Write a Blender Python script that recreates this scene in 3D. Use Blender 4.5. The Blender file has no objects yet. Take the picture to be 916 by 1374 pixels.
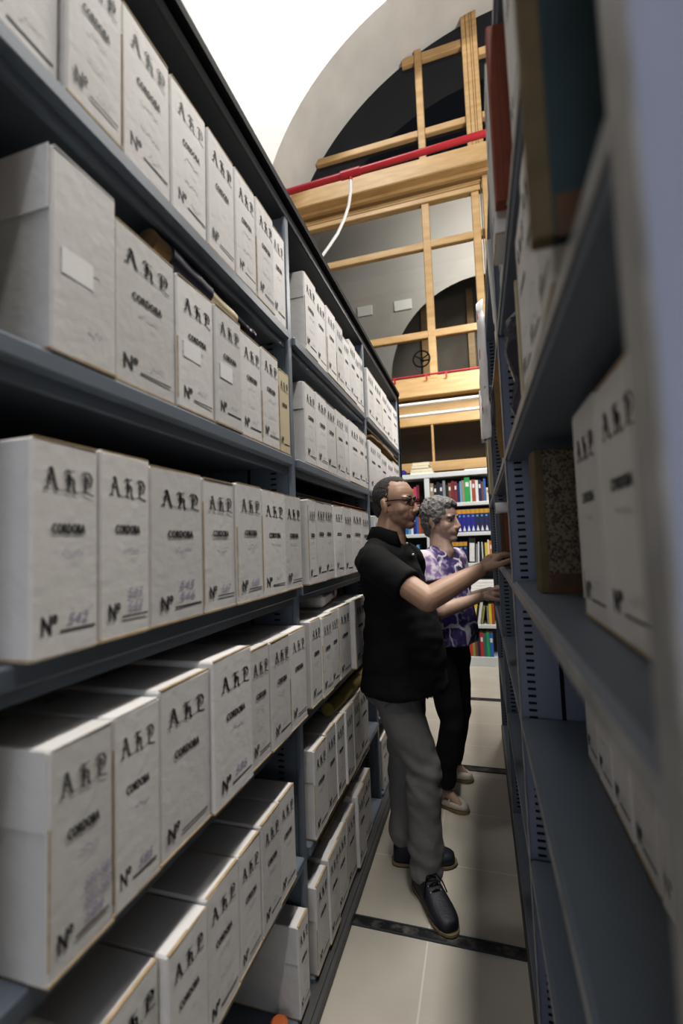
import bpy, bmesh, math, random
from mathutils import Vector, Matrix, noise
R = math.radians
C = bpy.context.scene.collection
rnd = random.Random(7)

# ------------------------------------------------------------------ materials
def new_mat(name):
    m = bpy.data.materials.new(name); m.use_nodes = True
    nt = m.node_tree
    return m, nt, nt.nodes['Principled BSDF']

def pmat(name, col, rough=.6, metal=0., var=0., scale=8., bump=0., bscale=60., rand=0., spec=.5, coat=0.):
    m, nt, b = new_mat(name)
    b.inputs['Roughness'].default_value = rough
    b.inputs['Metallic'].default_value = metal
    b.inputs['Specular IOR Level'].default_value = spec
    b.inputs['Coat Weight'].default_value = coat
    col = (*col, 1)
    b.inputs['Base Color'].default_value = col
    tc = nt.nodes.new('ShaderNodeTexCoord')
    if var or rand:
        n = nt.nodes.new('ShaderNodeTexNoise'); n.inputs['Scale'].default_value = scale; n.inputs['Detail'].default_value = 5
        nt.links.new(tc.outputs['Object'], n.inputs['Vector'])
        mr = nt.nodes.new('ShaderNodeMapRange')
        mr.inputs['From Min'].default_value = .25; mr.inputs['From Max'].default_value = .75
        mr.inputs['To Min'].default_value = 1 - var; mr.inputs['To Max'].default_value = 1 + var
        nt.links.new(n.outputs['Fac'], mr.inputs['Value'])
        val = mr.outputs['Result']
        if rand:
            oi = nt.nodes.new('ShaderNodeObjectInfo')
            m2 = nt.nodes.new('ShaderNodeMapRange'); m2.inputs['To Min'].default_value = 1 - rand; m2.inputs['To Max'].default_value = 1 + rand * .4
            nt.links.new(oi.outputs['Random'], m2.inputs['Value'])
            mm = nt.nodes.new('ShaderNodeMath'); mm.operation = 'MULTIPLY'
            nt.links.new(val, mm.inputs[0]); nt.links.new(m2.outputs['Result'], mm.inputs[1]); val = mm.outputs[0]
        vm = nt.nodes.new('ShaderNodeVectorMath'); vm.operation = 'SCALE'
        vm.inputs[0].default_value = col[:3]
        nt.links.new(val, vm.inputs['Scale']); nt.links.new(vm.outputs['Vector'], b.inputs['Base Color'])
    if bump:
        n2 = nt.nodes.new('ShaderNodeTexNoise'); n2.inputs['Scale'].default_value = bscale; n2.inputs['Detail'].default_value = 4
        nt.links.new(tc.outputs['Object'], n2.inputs['Vector'])
        bp = nt.nodes.new('ShaderNodeBump'); bp.inputs['Strength'].default_value = bump; bp.inputs['Distance'].default_value = .01
        nt.links.new(n2.outputs['Fac'], bp.inputs['Height']); nt.links.new(bp.outputs['Normal'], b.inputs['Normal'])
    return m

M = {}
M['card'] = pmat('white cardboard', (.68, .662, .645), .75, var=.05, scale=14, bump=.12, bscale=45, rand=.16)
M['card_edge'] = pmat('kraft edge', (.44, .33, .20), .9, var=.25, scale=40)
M['ink'] = pmat('black print', (.028, .028, .03), .7, var=.4, scale=60)
M['ink_grey'] = pmat('worn print', (.13, .13, .13), .8, var=.3, scale=50)
M['pen'] = pmat('violet pen', (.33, .31, .45), .8)
M['pencil'] = pmat('grey pencil', (.40, .39, .40), .8)
M['label'] = pmat('white label', (.80, .79, .78), .7, var=.03)
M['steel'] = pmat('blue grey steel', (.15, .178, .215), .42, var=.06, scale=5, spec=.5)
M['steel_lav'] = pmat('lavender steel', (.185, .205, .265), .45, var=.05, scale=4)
M['steel_lit'] = pmat('lavender steel lit copy', (.30, .325, .42), .45, var=.05, scale=4)  # lavender steel brightened: light on the nearest upright put into its colour
M['steel_edge'] = pmat('worn steel edge', (.30, .30, .30), .45, var=.3, scale=18)
M['steel_dark'] = pmat('dark steel', (.035, .04, .045), .6, var=.1)
M['slot'] = pmat('slot black', (.004, .004, .005), .9)
M['black'] = pmat('black cover', (.004, .004, .005), .8, spec=.2)
M['rail'] = pmat('rail grey', (.085, .085, .085), .5, var=.15, scale=10)
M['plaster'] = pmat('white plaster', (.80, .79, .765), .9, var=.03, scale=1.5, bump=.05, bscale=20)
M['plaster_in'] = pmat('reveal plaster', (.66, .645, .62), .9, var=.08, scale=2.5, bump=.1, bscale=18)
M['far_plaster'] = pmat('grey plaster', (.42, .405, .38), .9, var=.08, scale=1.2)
M['white'] = pmat('white paint', (.72, .72, .70), .4, var=.03)
M['lightgrey'] = pmat('light grey enamel', (.55, .57, .57), .45, var=.04)
M['red'] = pmat('red pipe paint', (.36, .022, .03), .35, var=.1)
M['paper'] = pmat('page paper', (.66, .60, .47), .9, var=.08, scale=60)
M['whitepaper'] = pmat('white paper', (.80, .78, .78), .85, var=.06, scale=12, bump=.15, bscale=25)
M['teal'] = pmat('teal cloth', (.030, .052, .058), .75, var=.35, scale=9)
M['tan'] = pmat('tan leather', (.125, .09, .042), .7, var=.3, scale=25)
M['leather'] = pmat('brown leather', (.095, .045, .018), .6, var=.4, scale=30)
M['redbrown'] = pmat('red brown cloth', (.23, .065, .035), .7, var=.2, scale=20)
M['navy'] = pmat('navy cloth', (.014, .014, .035), .6, var=.3)
M['cream'] = pmat('cream card', (.60, .52, .36), .8, var=.1)
M['kraft'] = pmat('kraft folder', (.22, .13, .05), .8, var=.25, scale=22)
M['orange'] = pmat('orange edge', (.45, .12, .03), .7)
M['gold'] = pmat('yellowed folder', (.33, .24, .07), .7, var=.3, scale=15)
M['bag'] = pmat('dark plastic bag', (.022, .020, .034), .25, var=.3, bump=.6, bscale=25)
M['ribbon'] = pmat('red ribbon', (.35, .02, .03), .6)
M['hair_dark'] = pmat('dark hair', (.055, .050, .047), .7, var=.6, scale=160, bump=1., bscale=260)
M['hair_grey'] = pmat('grey hair', (.21, .20, .195), .6, var=.55, scale=70, bump=1., bscale=120)
M['polo'] = pmat('black cotton', (.0065, .0065, .007), .85, var=.2, scale=12, bump=.15, bscale=300, spec=.35)
M['trouser'] = pmat('grey trousers', (.165, .158, .15), .9, var=.08, scale=10, bump=.25, bscale=38)
M['blacktrouser'] = pmat('black trousers', (.008, .008, .010), .9, var=.2)
M['shoe_navy'] = pmat('navy leather', (.012, .014, .022), .55, var=.25, scale=30, bump=.15, bscale=120)
M['sole'] = pmat('tan sole', (.22, .17, .09), .8, var=.15)
M['sole_black'] = pmat('black sole', (.01, .01, .01), .8)
M['shoe_cream'] = pmat('cream leather', (.64, .58, .50), .55, var=.08)
M['glass_frame'] = pmat('dark metal frame', (.02, .018, .016), .35, metal=.5)
M['lens'] = None
M['button'] = pmat('pearl button', (.55, .53, .5), .3)
M['ring'] = pmat('silver ring', (.7, .68, .62), .25, metal=1)
M['eye_white'] = pmat('eye white', (.45, .42, .40), .3)
M['iris'] = pmat('dark iris', (.03, .018, .01), .2)
M['cork'] = pmat('torn cardboard tube', (.16, .10, .05), .9, var=.4, scale=60)

def wood():
    m, nt, b = new_mat('pale varnished wood')
    tc = nt.nodes.new('ShaderNodeTexCoord'); mp = nt.nodes.new('ShaderNodeMapping')
    mp.inputs['Scale'].default_value = (1.2, 6, 6)
    n = nt.nodes.new('ShaderNodeTexNoise'); n.inputs['Scale'].default_value = 3; n.inputs['Detail'].default_value = 6
    cr = nt.nodes.new('ShaderNodeValToRGB')
    cr.color_ramp.elements[0].position = .3; cr.color_ramp.elements[0].color = (.42, .265, .115, 1)
    cr.color_ramp.elements[1].position = .75; cr.color_ramp.elements[1].color = (.55, .37, .185, 1)
    nt.links.new(tc.outputs['Object'], mp.inputs[0]); nt.links.new(mp.outputs[0], n.inputs['Vector'])
    nt.links.new(n.outputs['Fac'], cr.inputs[0]); nt.links.new(cr.outputs[0], b.inputs['Base Color'])
    b.inputs['Roughness'].default_value = .45
    return m
M['wood'] = wood()
M['wood_groove'] = pmat('wood groove', (.16, .09, .03), .8)

def glass(name, tint, fac, rough=.02):
    m, nt, b = new_mat(name)
    nt.nodes.remove(b)
    out = nt.nodes['Material Output']
    t = nt.nodes.new('ShaderNodeBsdfTransparent'); t.inputs[0].default_value = (*tint, 1)
    g = nt.nodes.new('ShaderNodeBsdfGlossy'); g.inputs['Roughness'].default_value = rough
    mx = nt.nodes.new('ShaderNodeMixShader'); mx.inputs[0].default_value = fac
    nt.links.new(t.outputs[0], mx.inputs[1]); nt.links.new(g.outputs[0], mx.inputs[2]); nt.links.new(mx.outputs[0], out.inputs[0])
    return m
M['pane'] = glass('window glass', (.75, .75, .73), .05)
M['lens'] = glass('spectacle lens', (.55, .52, .50), .08)

def floor_mat():
    m, nt, b = new_mat('pale stone tiles')
    tc = nt.nodes.new('ShaderNodeTexCoord')
    mp = nt.nodes.new('ShaderNodeMapping'); mp.inputs['Location'].default_value = (.25 + 6.0, -2.097 + 8.0, 0)
    br = nt.nodes.new('ShaderNodeTexBrick'); br.offset = 0; br.squash = 1
    br.inputs['Color1'].default_value = (.47, .435, .375, 1); br.inputs['Color2'].default_value = (.49, .455, .395, 1)
    br.inputs['Mortar'].default_value = (.60, .575, .53, 1)
    br.inputs['Scale'].default_value = 1; br.inputs['Mortar Size'].default_value = .0035; br.inputs['Mortar Smooth'].default_value = .3
    br.inputs['Brick Width'].default_value = .6; br.inputs['Row Height'].default_value = .4
    n = nt.nodes.new('ShaderNodeTexNoise'); n.inputs['Scale'].default_value = 5; n.inputs['Detail'].default_value = 8
    mr = nt.nodes.new('ShaderNodeMapRange'); mr.inputs['To Min'].default_value = .86; mr.inputs['To Max'].default_value = 1.14
    vm = nt.nodes.new('ShaderNodeVectorMath'); vm.operation = 'SCALE'
    nt.links.new(tc.outputs['Object'], mp.inputs[0]); nt.links.new(mp.outputs[0], br.inputs['Vector'])
    nt.links.new(tc.outputs['Object'], n.inputs['Vector']); nt.links.new(n.outputs['Fac'], mr.inputs['Value'])
    nt.links.new(br.outputs['Color'], vm.inputs[0]); nt.links.new(mr.outputs[0], vm.inputs['Scale'])
    nt.links.new(vm.outputs['Vector'], b.inputs['Base Color'])
    b.inputs['Roughness'].default_value = .38
    return m
M['floor'] = floor_mat()

def marble_book():
    m, nt, b = new_mat('marbled book paper')
    tc = nt.nodes.new('ShaderNodeTexCoord')
    v = nt.nodes.new('ShaderNodeTexVoronoi'); v.inputs['Scale'].default_value = 190
    n = nt.nodes.new('ShaderNodeTexNoise'); n.inputs['Scale'].default_value = 45; n.inputs['Detail'].default_value = 6
    ad = nt.nodes.new('ShaderNodeMath'); ad.operation = 'MULTIPLY'
    cr = nt.nodes.new('ShaderNodeValToRGB')
    cr.color_ramp.elements[0].position = .12; cr.color_ramp.elements[0].color = (.012, .010, .008, 1)
    cr.color_ramp.elements[1].position = .33; cr.color_ramp.elements[1].color = (.19, .15, .095, 1)
    nt.links.new(tc.outputs['Object'], v.inputs['Vector']); nt.links.new(tc.outputs['Object'], n.inputs['Vector'])
    nt.links.new(v.outputs['Distance'], ad.inputs[0]); nt.links.new(n.outputs['Fac'], ad.inputs[1])
    nt.links.new(ad.outputs[0], cr.inputs[0]); nt.links.new(cr.outputs[0], b.inputs['Base Color'])
    b.inputs['Roughness'].default_value = .6
    return m
M['marble'] = marble_book()

def strip_mat():
    m, nt, b = new_mat('worn floor rail')
    tc = nt.nodes.new('ShaderNodeTexCoord')
    n = nt.nodes.new('ShaderNodeTexNoise'); n.inputs['Scale'].default_value = 14; n.inputs['Detail'].default_value = 8; n.inputs['Roughness'].default_value = .7
    cr = nt.nodes.new('ShaderNodeValToRGB')
    cr.color_ramp.elements[0].position = .47; cr.color_ramp.elements[0].color = (.014, .014, .016, 1)
    cr.color_ramp.elements[1].position = .74; cr.color_ramp.elements[1].color = (.20, .19, .17, 1)
    nt.links.new(tc.outputs['Object'], n.inputs['Vector']); nt.links.new(n.outputs['Fac'], cr.inputs[0])
    nt.links.new(cr.outputs[0], b.inputs['Base Color']); b.inputs['Roughness'].default_value = .5
    return m
M['strip'] = strip_mat()

def skin(name, base):
    m, nt, b = new_mat(name)
    at = nt.nodes.new('ShaderNodeAttribute'); at.attribute_name = 'tint'
    tc = nt.nodes.new('ShaderNodeTexCoord')
    n = nt.nodes.new('ShaderNodeTexNoise'); n.inputs['Scale'].default_value = 30; n.inputs['Detail'].default_value = 6
    mr = nt.nodes.new('ShaderNodeMapRange'); mr.inputs['To Min'].default_value = .85; mr.inputs['To Max'].default_value = 1.15
    vm = nt.nodes.new('ShaderNodeVectorMath'); vm.operation = 'MULTIPLY'; vm.inputs[1].default_value = base
    v2 = nt.nodes.new('ShaderNodeVectorMath'); v2.operation = 'SCALE'
    nt.links.new(at.outputs['Color'], vm.inputs[0]); nt.links.new(vm.outputs[0], v2.inputs[0])
    nt.links.new(tc.outputs['Object'], n.inputs['Vector']); nt.links.new(n.outputs['Fac'], mr.inputs['Value']); nt.links.new(mr.outputs[0], v2.inputs['Scale'])
    nt.links.new(v2.outputs[0], b.inputs['Base Color'])
    b.inputs['Roughness'].default_value = .5
    b.inputs['Subsurface Weight'].default_value = .08
    b.inputs['Subsurface Radius'].default_value = (.012, .004, .002)
    return m
M['skin_m'] = skin('tanned skin', (.42, .265, .185))
M['skin_w'] = skin('fair skin', (.50, .345, .27))

def blouse():
    m, nt, b = new_mat('purple and white print')
    tc = nt.nodes.new('ShaderNodeTexCoord')
    nz = nt.nodes.new('ShaderNodeTexNoise'); nz.inputs['Scale'].default_value = 7; nz.inputs['Detail'].default_value = 3
    mixv = nt.nodes.new('ShaderNodeMix'); mixv.data_type = 'VECTOR'; mixv.inputs['Factor'].default_value = .13
    sw = nt.nodes.new('ShaderNodeMapping'); sw.inputs['Rotation'].default_value = (R(90), 0, 0)
    br = nt.nodes.new('ShaderNodeTexBrick'); br.inputs['Scale'].default_value = 1
    br.inputs['Brick Width'].default_value = .075; br.inputs['Row Height'].default_value = .10; br.inputs['Mortar Size'].default_value = .007; br.inputs['Mortar Smooth'].default_value = .6
    br.inputs['Color1'].default_value = (.10, .055, .26, 1); br.inputs['Color2'].default_value = (.025, .02, .05, 1); br.inputs['Mortar'].default_value = (.62, .58, .63, 1)
    n2 = nt.nodes.new('ShaderNodeTexNoise'); n2.inputs['Scale'].default_value = 34; n2.inputs['Detail'].default_value = 4
    cr = nt.nodes.new('ShaderNodeValToRGB')
    cr.color_ramp.elements[0].position = .52; cr.color_ramp.elements[0].color = (0, 0, 0, 1)
    cr.color_ramp.elements[1].position = .68; cr.color_ramp.elements[1].color = (.6, .6, .6, 1)
    mx = nt.nodes.new('ShaderNodeMix'); mx.data_type = 'RGBA'; mx.inputs['B'].default_value = (.48, .42, .56, 1)
    at = nt.nodes.new('ShaderNodeAttribute'); at.attribute_name = 'tint'
    n3 = nt.nodes.new('ShaderNodeTexNoise'); n3.inputs['Scale'].default_value = 26
    cr3 = nt.nodes.new('ShaderNodeValToRGB')
    cr3.color_ramp.elements[0].position = .38; cr3.color_ramp.elements[0].color = (.28, .18, .38, 1)
    cr3.color_ramp.elements[1].position = .55; cr3.color_ramp.elements[1].color = (.70, .64, .68, 1)
    mx2 = nt.nodes.new('ShaderNodeMix'); mx2.data_type = 'RGBA'
    L = nt.links.new
    L(tc.outputs['Object'], nz.inputs['Vector']); L(tc.outputs['Object'], mixv.inputs['A']); L(nz.outputs['Color'], mixv.inputs['B'])
    L(mixv.outputs['Result'], sw.inputs[0]); L(sw.outputs[0], br.inputs['Vector'])
    L(tc.outputs['Object'], n2.inputs['Vector']); L(n2.outputs['Fac'], cr.inputs[0]); L(cr.outputs[0], mx.inputs['Factor'])
    L(br.outputs['Color'], mx.inputs['A'])
    L(tc.outputs['Object'], n3.inputs['Vector']); L(n3.outputs['Fac'], cr3.inputs[0])
    L(at.outputs['Fac'], mx2.inputs['Factor']); L(mx.outputs['Result'], mx2.inputs['A']); L(cr3.outputs[0], mx2.inputs['B'])
    L(mx2.outputs['Result'], b.inputs['Base Color']); b.inputs['Roughness'].default_value = .8
    return m
M['blouse'] = blouse()

# ------------------------------------------------------------------ mesh helpers
class MB:
    def __init__(s): s.v = []; s.f = []; s.m = []
    def add(s, vs, fs, m=0):
        o = len(s.v); s.v += [tuple(v) for v in vs]
        for f in fs: s.f.append(tuple(i + o for i in f)); s.m.append(m)
        return s
    def box(s, lo, hi, m=0, c=0., T=None, jit=0.):
        lo = Vector(lo); hi = Vector(hi); ctr = (lo + hi) / 2; h = (hi - lo) / 2
        if c <= 0:
            vs = [ctr + Vector((sx * h.x, sy * h.y, sz * h.z)) for sx in (-1, 1) for sy in (-1, 1) for sz in (-1, 1)]
            fs = [(0, 1, 3, 2), (4, 6, 7, 5), (0, 4, 5, 1), (2, 3, 7, 6), (0, 2, 6, 4), (1, 5, 7, 3)]
        else:
            c = min(c, h.x * .9, h.y * .9, h.z * .9)
            vs = []; idx = {}
            for sx in (-1, 1):
                for sy in (-1, 1):
                    for sz in (-1, 1):
                        j = Vector((rnd.uniform(-jit, jit), rnd.uniform(-jit, jit), rnd.uniform(-jit, jit))) if jit else Vector((0, 0, 0))
                        for a in range(3):
                            k = [h.x - c, h.y - c, h.z - c]; k[a] += c
                            idx[(sx, sy, sz, a)] = len(vs)
                            vs.append(ctr + Vector((sx * k[0], sy * k[1], sz * k[2])) + j)
            fs = []
            for a in range(3):
                b1, b2 = (a + 1) % 3, (a + 2) % 3
                for sg in (-1, 1):
                    q = []
                    for p, r_ in ((-1, -1), (1, -1), (1, 1), (-1, 1)):
                        t = [0, 0, 0]; t[a] = sg; t[b1] = p; t[b2] = r_
                        q.append(idx[(*t, a)])
                    fs.append(tuple(q))
                for p in (-1, 1):
                    for r_ in (-1, 1):
                        t0 = [0, 0, 0]; t0[b1] = p; t0[b2] = r_; t1 = list(t0); t0[a] = -1; t1[a] = 1
                        fs.append((idx[(*t0, b1)], idx[(*t1, b1)], idx[(*t1, b2)], idx[(*t0, b2)]))
            for sx in (-1, 1):
                for sy in (-1, 1):
                    for sz in (-1, 1):
                        fs.append(tuple(idx[(sx, sy, sz, a)] for a in range(3)))
        if T is not None: vs = [T @ v for v in vs]
        return s.add(vs, fs, m)
    def tube(s, pts, r, m=0, n=12, sy=1., T=None, closed=False):
        pts = [Vector(p) for p in pts]; k = len(pts)
        rs = r if isinstance(r, (list, tuple)) else [r] * k
        vs = []; fs = []; up = None
        for i, p in enumerate(pts):
            if closed: d = pts[(i + 1) % k] - pts[i - 1]
            else: d = pts[min(i + 1, k - 1)] - pts[max(i - 1, 0)]
            d.normalize()
            if up is None:
                up = Vector((0, 0, 1)) if abs(d.z) < .9 else Vector((1, 0, 0))
            u = (up - d * up.dot(d)).normalized(); w = d.cross(u); up = u
            for j in range(n):
                a = 2 * math.pi * j / n
                vs.append(p + (u * math.cos(a) * sy + w * math.sin(a)) * rs[i])
        for i in range(k if closed else k - 1):
            for j in range(n):
                i2 = (i + 1) % k
                fs.append((i * n + j, i * n + (j + 1) % n, i2 * n + (j + 1) % n, i2 * n + j))
        if not closed:
            fs.append(tuple(range(n))); fs.append(tuple((k - 1) * n + j for j in range(n)))
        if T is not None: vs = [T @ v for v in vs]
        return s.add(vs, fs, m)
    def ell(s, c, r, m=0, rot=None, T=None, nu=20, nv=12):
        c = Vector(c); vs = []; fs = []
        if not isinstance(r, (list, tuple)): r = (r, r, r)
        for i in range(1, nv):
            t = math.pi * i / nv
            for j in range(nu):
                a = 2 * math.pi * j / nu
                vs.append(Vector((r[0] * math.sin(t) * math.cos(a), r[1] * math.sin(t) * math.sin(a), r[2] * math.cos(t))))
        vs.append(Vector((0, 0, r[2]))); vs.append(Vector((0, 0, -r[2])))
        N, S = len(vs) - 2, len(vs) - 1
        for i in range(nv - 2):
            for j in range(nu):
                fs.append((i * nu + j, (i + 1) * nu + j, (i + 1) * nu + (j + 1) % nu, i * nu + (j + 1) % nu))
        for j in range(nu):
            fs.append((N, j, (j + 1) % nu)); fs.append((S, (nv - 2) * nu + (j + 1) % nu, (nv - 2) * nu + j))
        if rot is not None: vs = [rot @ v for v in vs]
        vs = [v + c for v in vs]
        if T is not None: vs = [T @ v for v in vs]
        return s.add(vs, fs, m)
    def cap(s, p0, r0, p1, r1, T=None, n=16, m=0):
        p0 = Vector(p0); p1 = Vector(p1); d = (p1 - p0); L = d.length; d = d / L
        pts = []; rs = []
        for t in (-.99, -.85, -.6, -.3): pts.append(p0 + d * r0 * t); rs.append(r0 * math.sqrt(1 - t * t))
        pts.append(p0); rs.append(r0); pts.append(p1); rs.append(r1)
        for t in (.3, .6, .85, .99): pts.append(p1 + d * r1 * t); rs.append(r1 * math.sqrt(1 - t * t))
        # straight axis: build the rings by hand so the frame never flips
        u = d.orthogonal().normalized(); w = d.cross(u); vs = []; fs = []
        for p, r_ in zip(pts, rs):
            for j in range(n):
                a = 2 * math.pi * j / n; vs.append(p + (u * math.cos(a) + w * math.sin(a)) * r_)
        k = len(pts)
        for i in range(k - 1):
            for j in range(n): fs.append((i * n + j, i * n + (j + 1) % n, (i + 1) * n + (j + 1) % n, (i + 1) * n + j))
        fs.append(tuple(range(n))); fs.append(tuple((k - 1) * n + j for j in range(n)))
        if T is not None: vs = [T @ v for v in vs]
        return s.add(vs, fs, m)
    def ecyl(s, secs, T=None, n=28, m=0):
        """stack of ellipses (cx, cy, z, rx, ry) with flat ends"""
        vs = []; fs = []
        for cx, cy, z, rx, ry in secs:
            for j in range(n):
                a = 2 * math.pi * j / n; vs.append(Vector((cx + rx * math.cos(a), cy + ry * math.sin(a), z)))
        k = len(secs)
        for i in range(k - 1):
            for j in range(n): fs.append((i * n + j, i * n + (j + 1) % n, (i + 1) * n + (j + 1) % n, (i + 1) * n + j))
        fs.append(tuple(range(n))); fs.append(tuple((k - 1) * n + j for j in range(n)))
        if T is not None: vs = [T @ v for v in vs]
        return s.add(vs, fs, m)
    def prism(s, poly, y0, y1, m=0, T=None, ax=1):
        """polygon in the plane across axis ax, pushed from y0 to y1"""
        n = len(poly); vs = []
        for y in (y0, y1):
            for a, b in poly:
                p = [a, b]; p.insert(ax, y); vs.append(Vector(p))
        fs = [tuple(range(n)), tuple(range(n, 2 * n))] + [(i, (i + 1) % n, n + (i + 1) % n, n + i) for i in range(n)]
        if T is not None: vs = [T @ v for v in vs]
        return s.add(vs, fs, m)
    def mesh(s, name, mats, smooth=None):
        me = bpy.data.meshes.new(name); me.from_pydata(s.v, [], s.f)
        me.polygons.foreach_set('material_index', s.m)
        bm = bmesh.new(); bm.from_mesh(me); bmesh.ops.recalc_face_normals(bm, faces=bm.faces); bm.to_mesh(me); bm.free()
        for m in mats: me.materials.append(m)
        if smooth:
            me.polygons.foreach_set('use_smooth', [True] * len(me.polygons)); me.set_sharp_from_angle(angle=R(smooth))
        me.update(); return me
    def build(s, name, mats, parent=None, smooth=None, loc=None):
        if not isinstance(mats, (list, tuple)): mats = [mats]
        return link(name, s.mesh(name, mats, smooth), parent, loc)

def link(name, me, parent=None, loc=None):
    o = bpy.data.objects.new(name, me); C.objects.link(o)
    if parent is not None: o.parent = parent
    if loc is not None: o.location = loc
    return o

def tag(o, label, cat, group=None, kind=None):
    o['label'] = label; o['category'] = cat
    if group: o['group'] = group
    if kind: o['kind'] = kind
    return o

def empty(name, loc=(0, 0, 0), rz=0.):
    o = bpy.data.objects.new(name, None); C.objects.link(o); o.location = loc; o.rotation_euler = (0, 0, rz)
    o.empty_display_size = .1
    return o

def struct(o): o['kind'] = 'structure'; return o

# ------------------------------------------------------------------ room shell
def arch_wall(name, y, cx, cz, rad, x0, x1, z0, z1, mat, thick=.02, n=48):
    b = MB(); vs = []; fs = []
    P = []
    for i in range(n + 1):
        a = math.pi - math.pi * i / n
        P.append((cx + rad * math.cos(a), cz + rad * math.sin(a)))
    for i in range(n):
        (xa, za), (xb, zb) = P[i], P[i + 1]
        b.add([(xa, y, za), (xb, y, zb), (xb, y, z1), (xa, y, z1)], [(0, 1, 2, 3)])
    b.add([(x0, y, z0), (cx - rad, y, z0), (cx - rad, y, cz), (cx - rad, y, z1), (x0, y, z1)], [(0, 1, 2, 3, 4)])
    b.add([(cx + rad, y, z0), (x1, y, z0), (x1, y, z1), (cx + rad, y, z1), (cx + rad, y, cz)], [(0, 1, 2, 3, 4)])
    return struct(b.build(name, mat))

struct(MB().box((-6, -4, -.05), (6, 6.0, 0)).build('floor', M['floor']))
arch_wall('wall_back', 5.05, .73, 4.955, 3.24, -6, 6, 0, 11, M['plaster'])
# splayed reveal of the arch
rv = MB(); n = 64; YN, YF = 5.05, 5.95
ra = []; rb = []
for i in range(n + 1):
    a = math.pi - math.pi * i / n
    ra.append((.73 + 3.24 * math.cos(a), YN, 4.955 + 3.24 * math.sin(a))); rb.append((.912 + 3.458 * math.cos(a), YF - .05, 4.817 + 3.458 * math.sin(a)))
ra = [(ra[0][0], YN, 0)] + ra + [(ra[-1][0], YN, 0)]; rb = [(rb[0][0], YF - .05, 0)] + rb + [(rb[-1][0], YF - .05, 0)]
k = len(ra)
rv.add(ra + rb, [(i, i + 1, k + i + 1, k + i) for i in range(k - 1)])
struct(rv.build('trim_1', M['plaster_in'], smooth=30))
struct(MB().box((-6.05, -4, 0), (-6, 5.05, 11)).build('wall_left', M['plaster']))
struct(MB().box((6, -4, 0), (6.05, 5.05, 11)).build('wall_right', M['plaster']))
struct(MB().box((-6, -4.05, 0), (6, -4, 11)).build('wall_front', M['plaster']))
# the grey wall seen through the lower panes, with its own dark archway
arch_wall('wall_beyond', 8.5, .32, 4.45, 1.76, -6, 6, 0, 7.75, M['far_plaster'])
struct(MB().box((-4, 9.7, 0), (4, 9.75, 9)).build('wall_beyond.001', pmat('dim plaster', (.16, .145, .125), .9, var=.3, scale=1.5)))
w2 = MB()  # timber bars added in place of a window reflected in the panes
for x in (-.95, .0, .75): w2.box((x, 9.6, 3.6), (x + .14, 9.7, 6.6), 0, c=.008)
for z in (4.5, 5.7): w2.box((-1.6, 9.61, z), (2.2, 9.7, z + .12), 0, c=.008)
struct(w2.build('reflection_bars', M['wood'], smooth=30))
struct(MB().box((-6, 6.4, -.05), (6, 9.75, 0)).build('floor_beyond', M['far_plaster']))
for x, z, w, d in ((-1.16, 5.9, .34, 'small white notice plate high on the grey wall beyond the glass, nearer the archway'), (-1.91, 5.92, .30, 'small white notice plate high on the grey wall beyond the glass, by the shelving top')):
    tag(MB().box((x - w / 2, 8.475, z - .1), (x + w / 2, 8.5, z + .1), c=.006).build('notice_plate', M['white']), d, 'sign', 'notice plates on the wall beyond the glass')
# floor rails the shelving runs on
for i, (ya, yb) in enumerate(((1.695, 1.743), (2.942, 3.003), (4.20, 4.26))):
    b = MB().box((-3, ya, 0), (3, yb, .0025), 0)
    b.box((-3, ya, 0), (3, ya + .006, .005), 1); b.box((-3, yb - .006, 0), (3, yb, .005), 1)
    struct(b.build('trim_%d' % (i + 2), [M['strip'], M['steel_dark']]))

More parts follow.
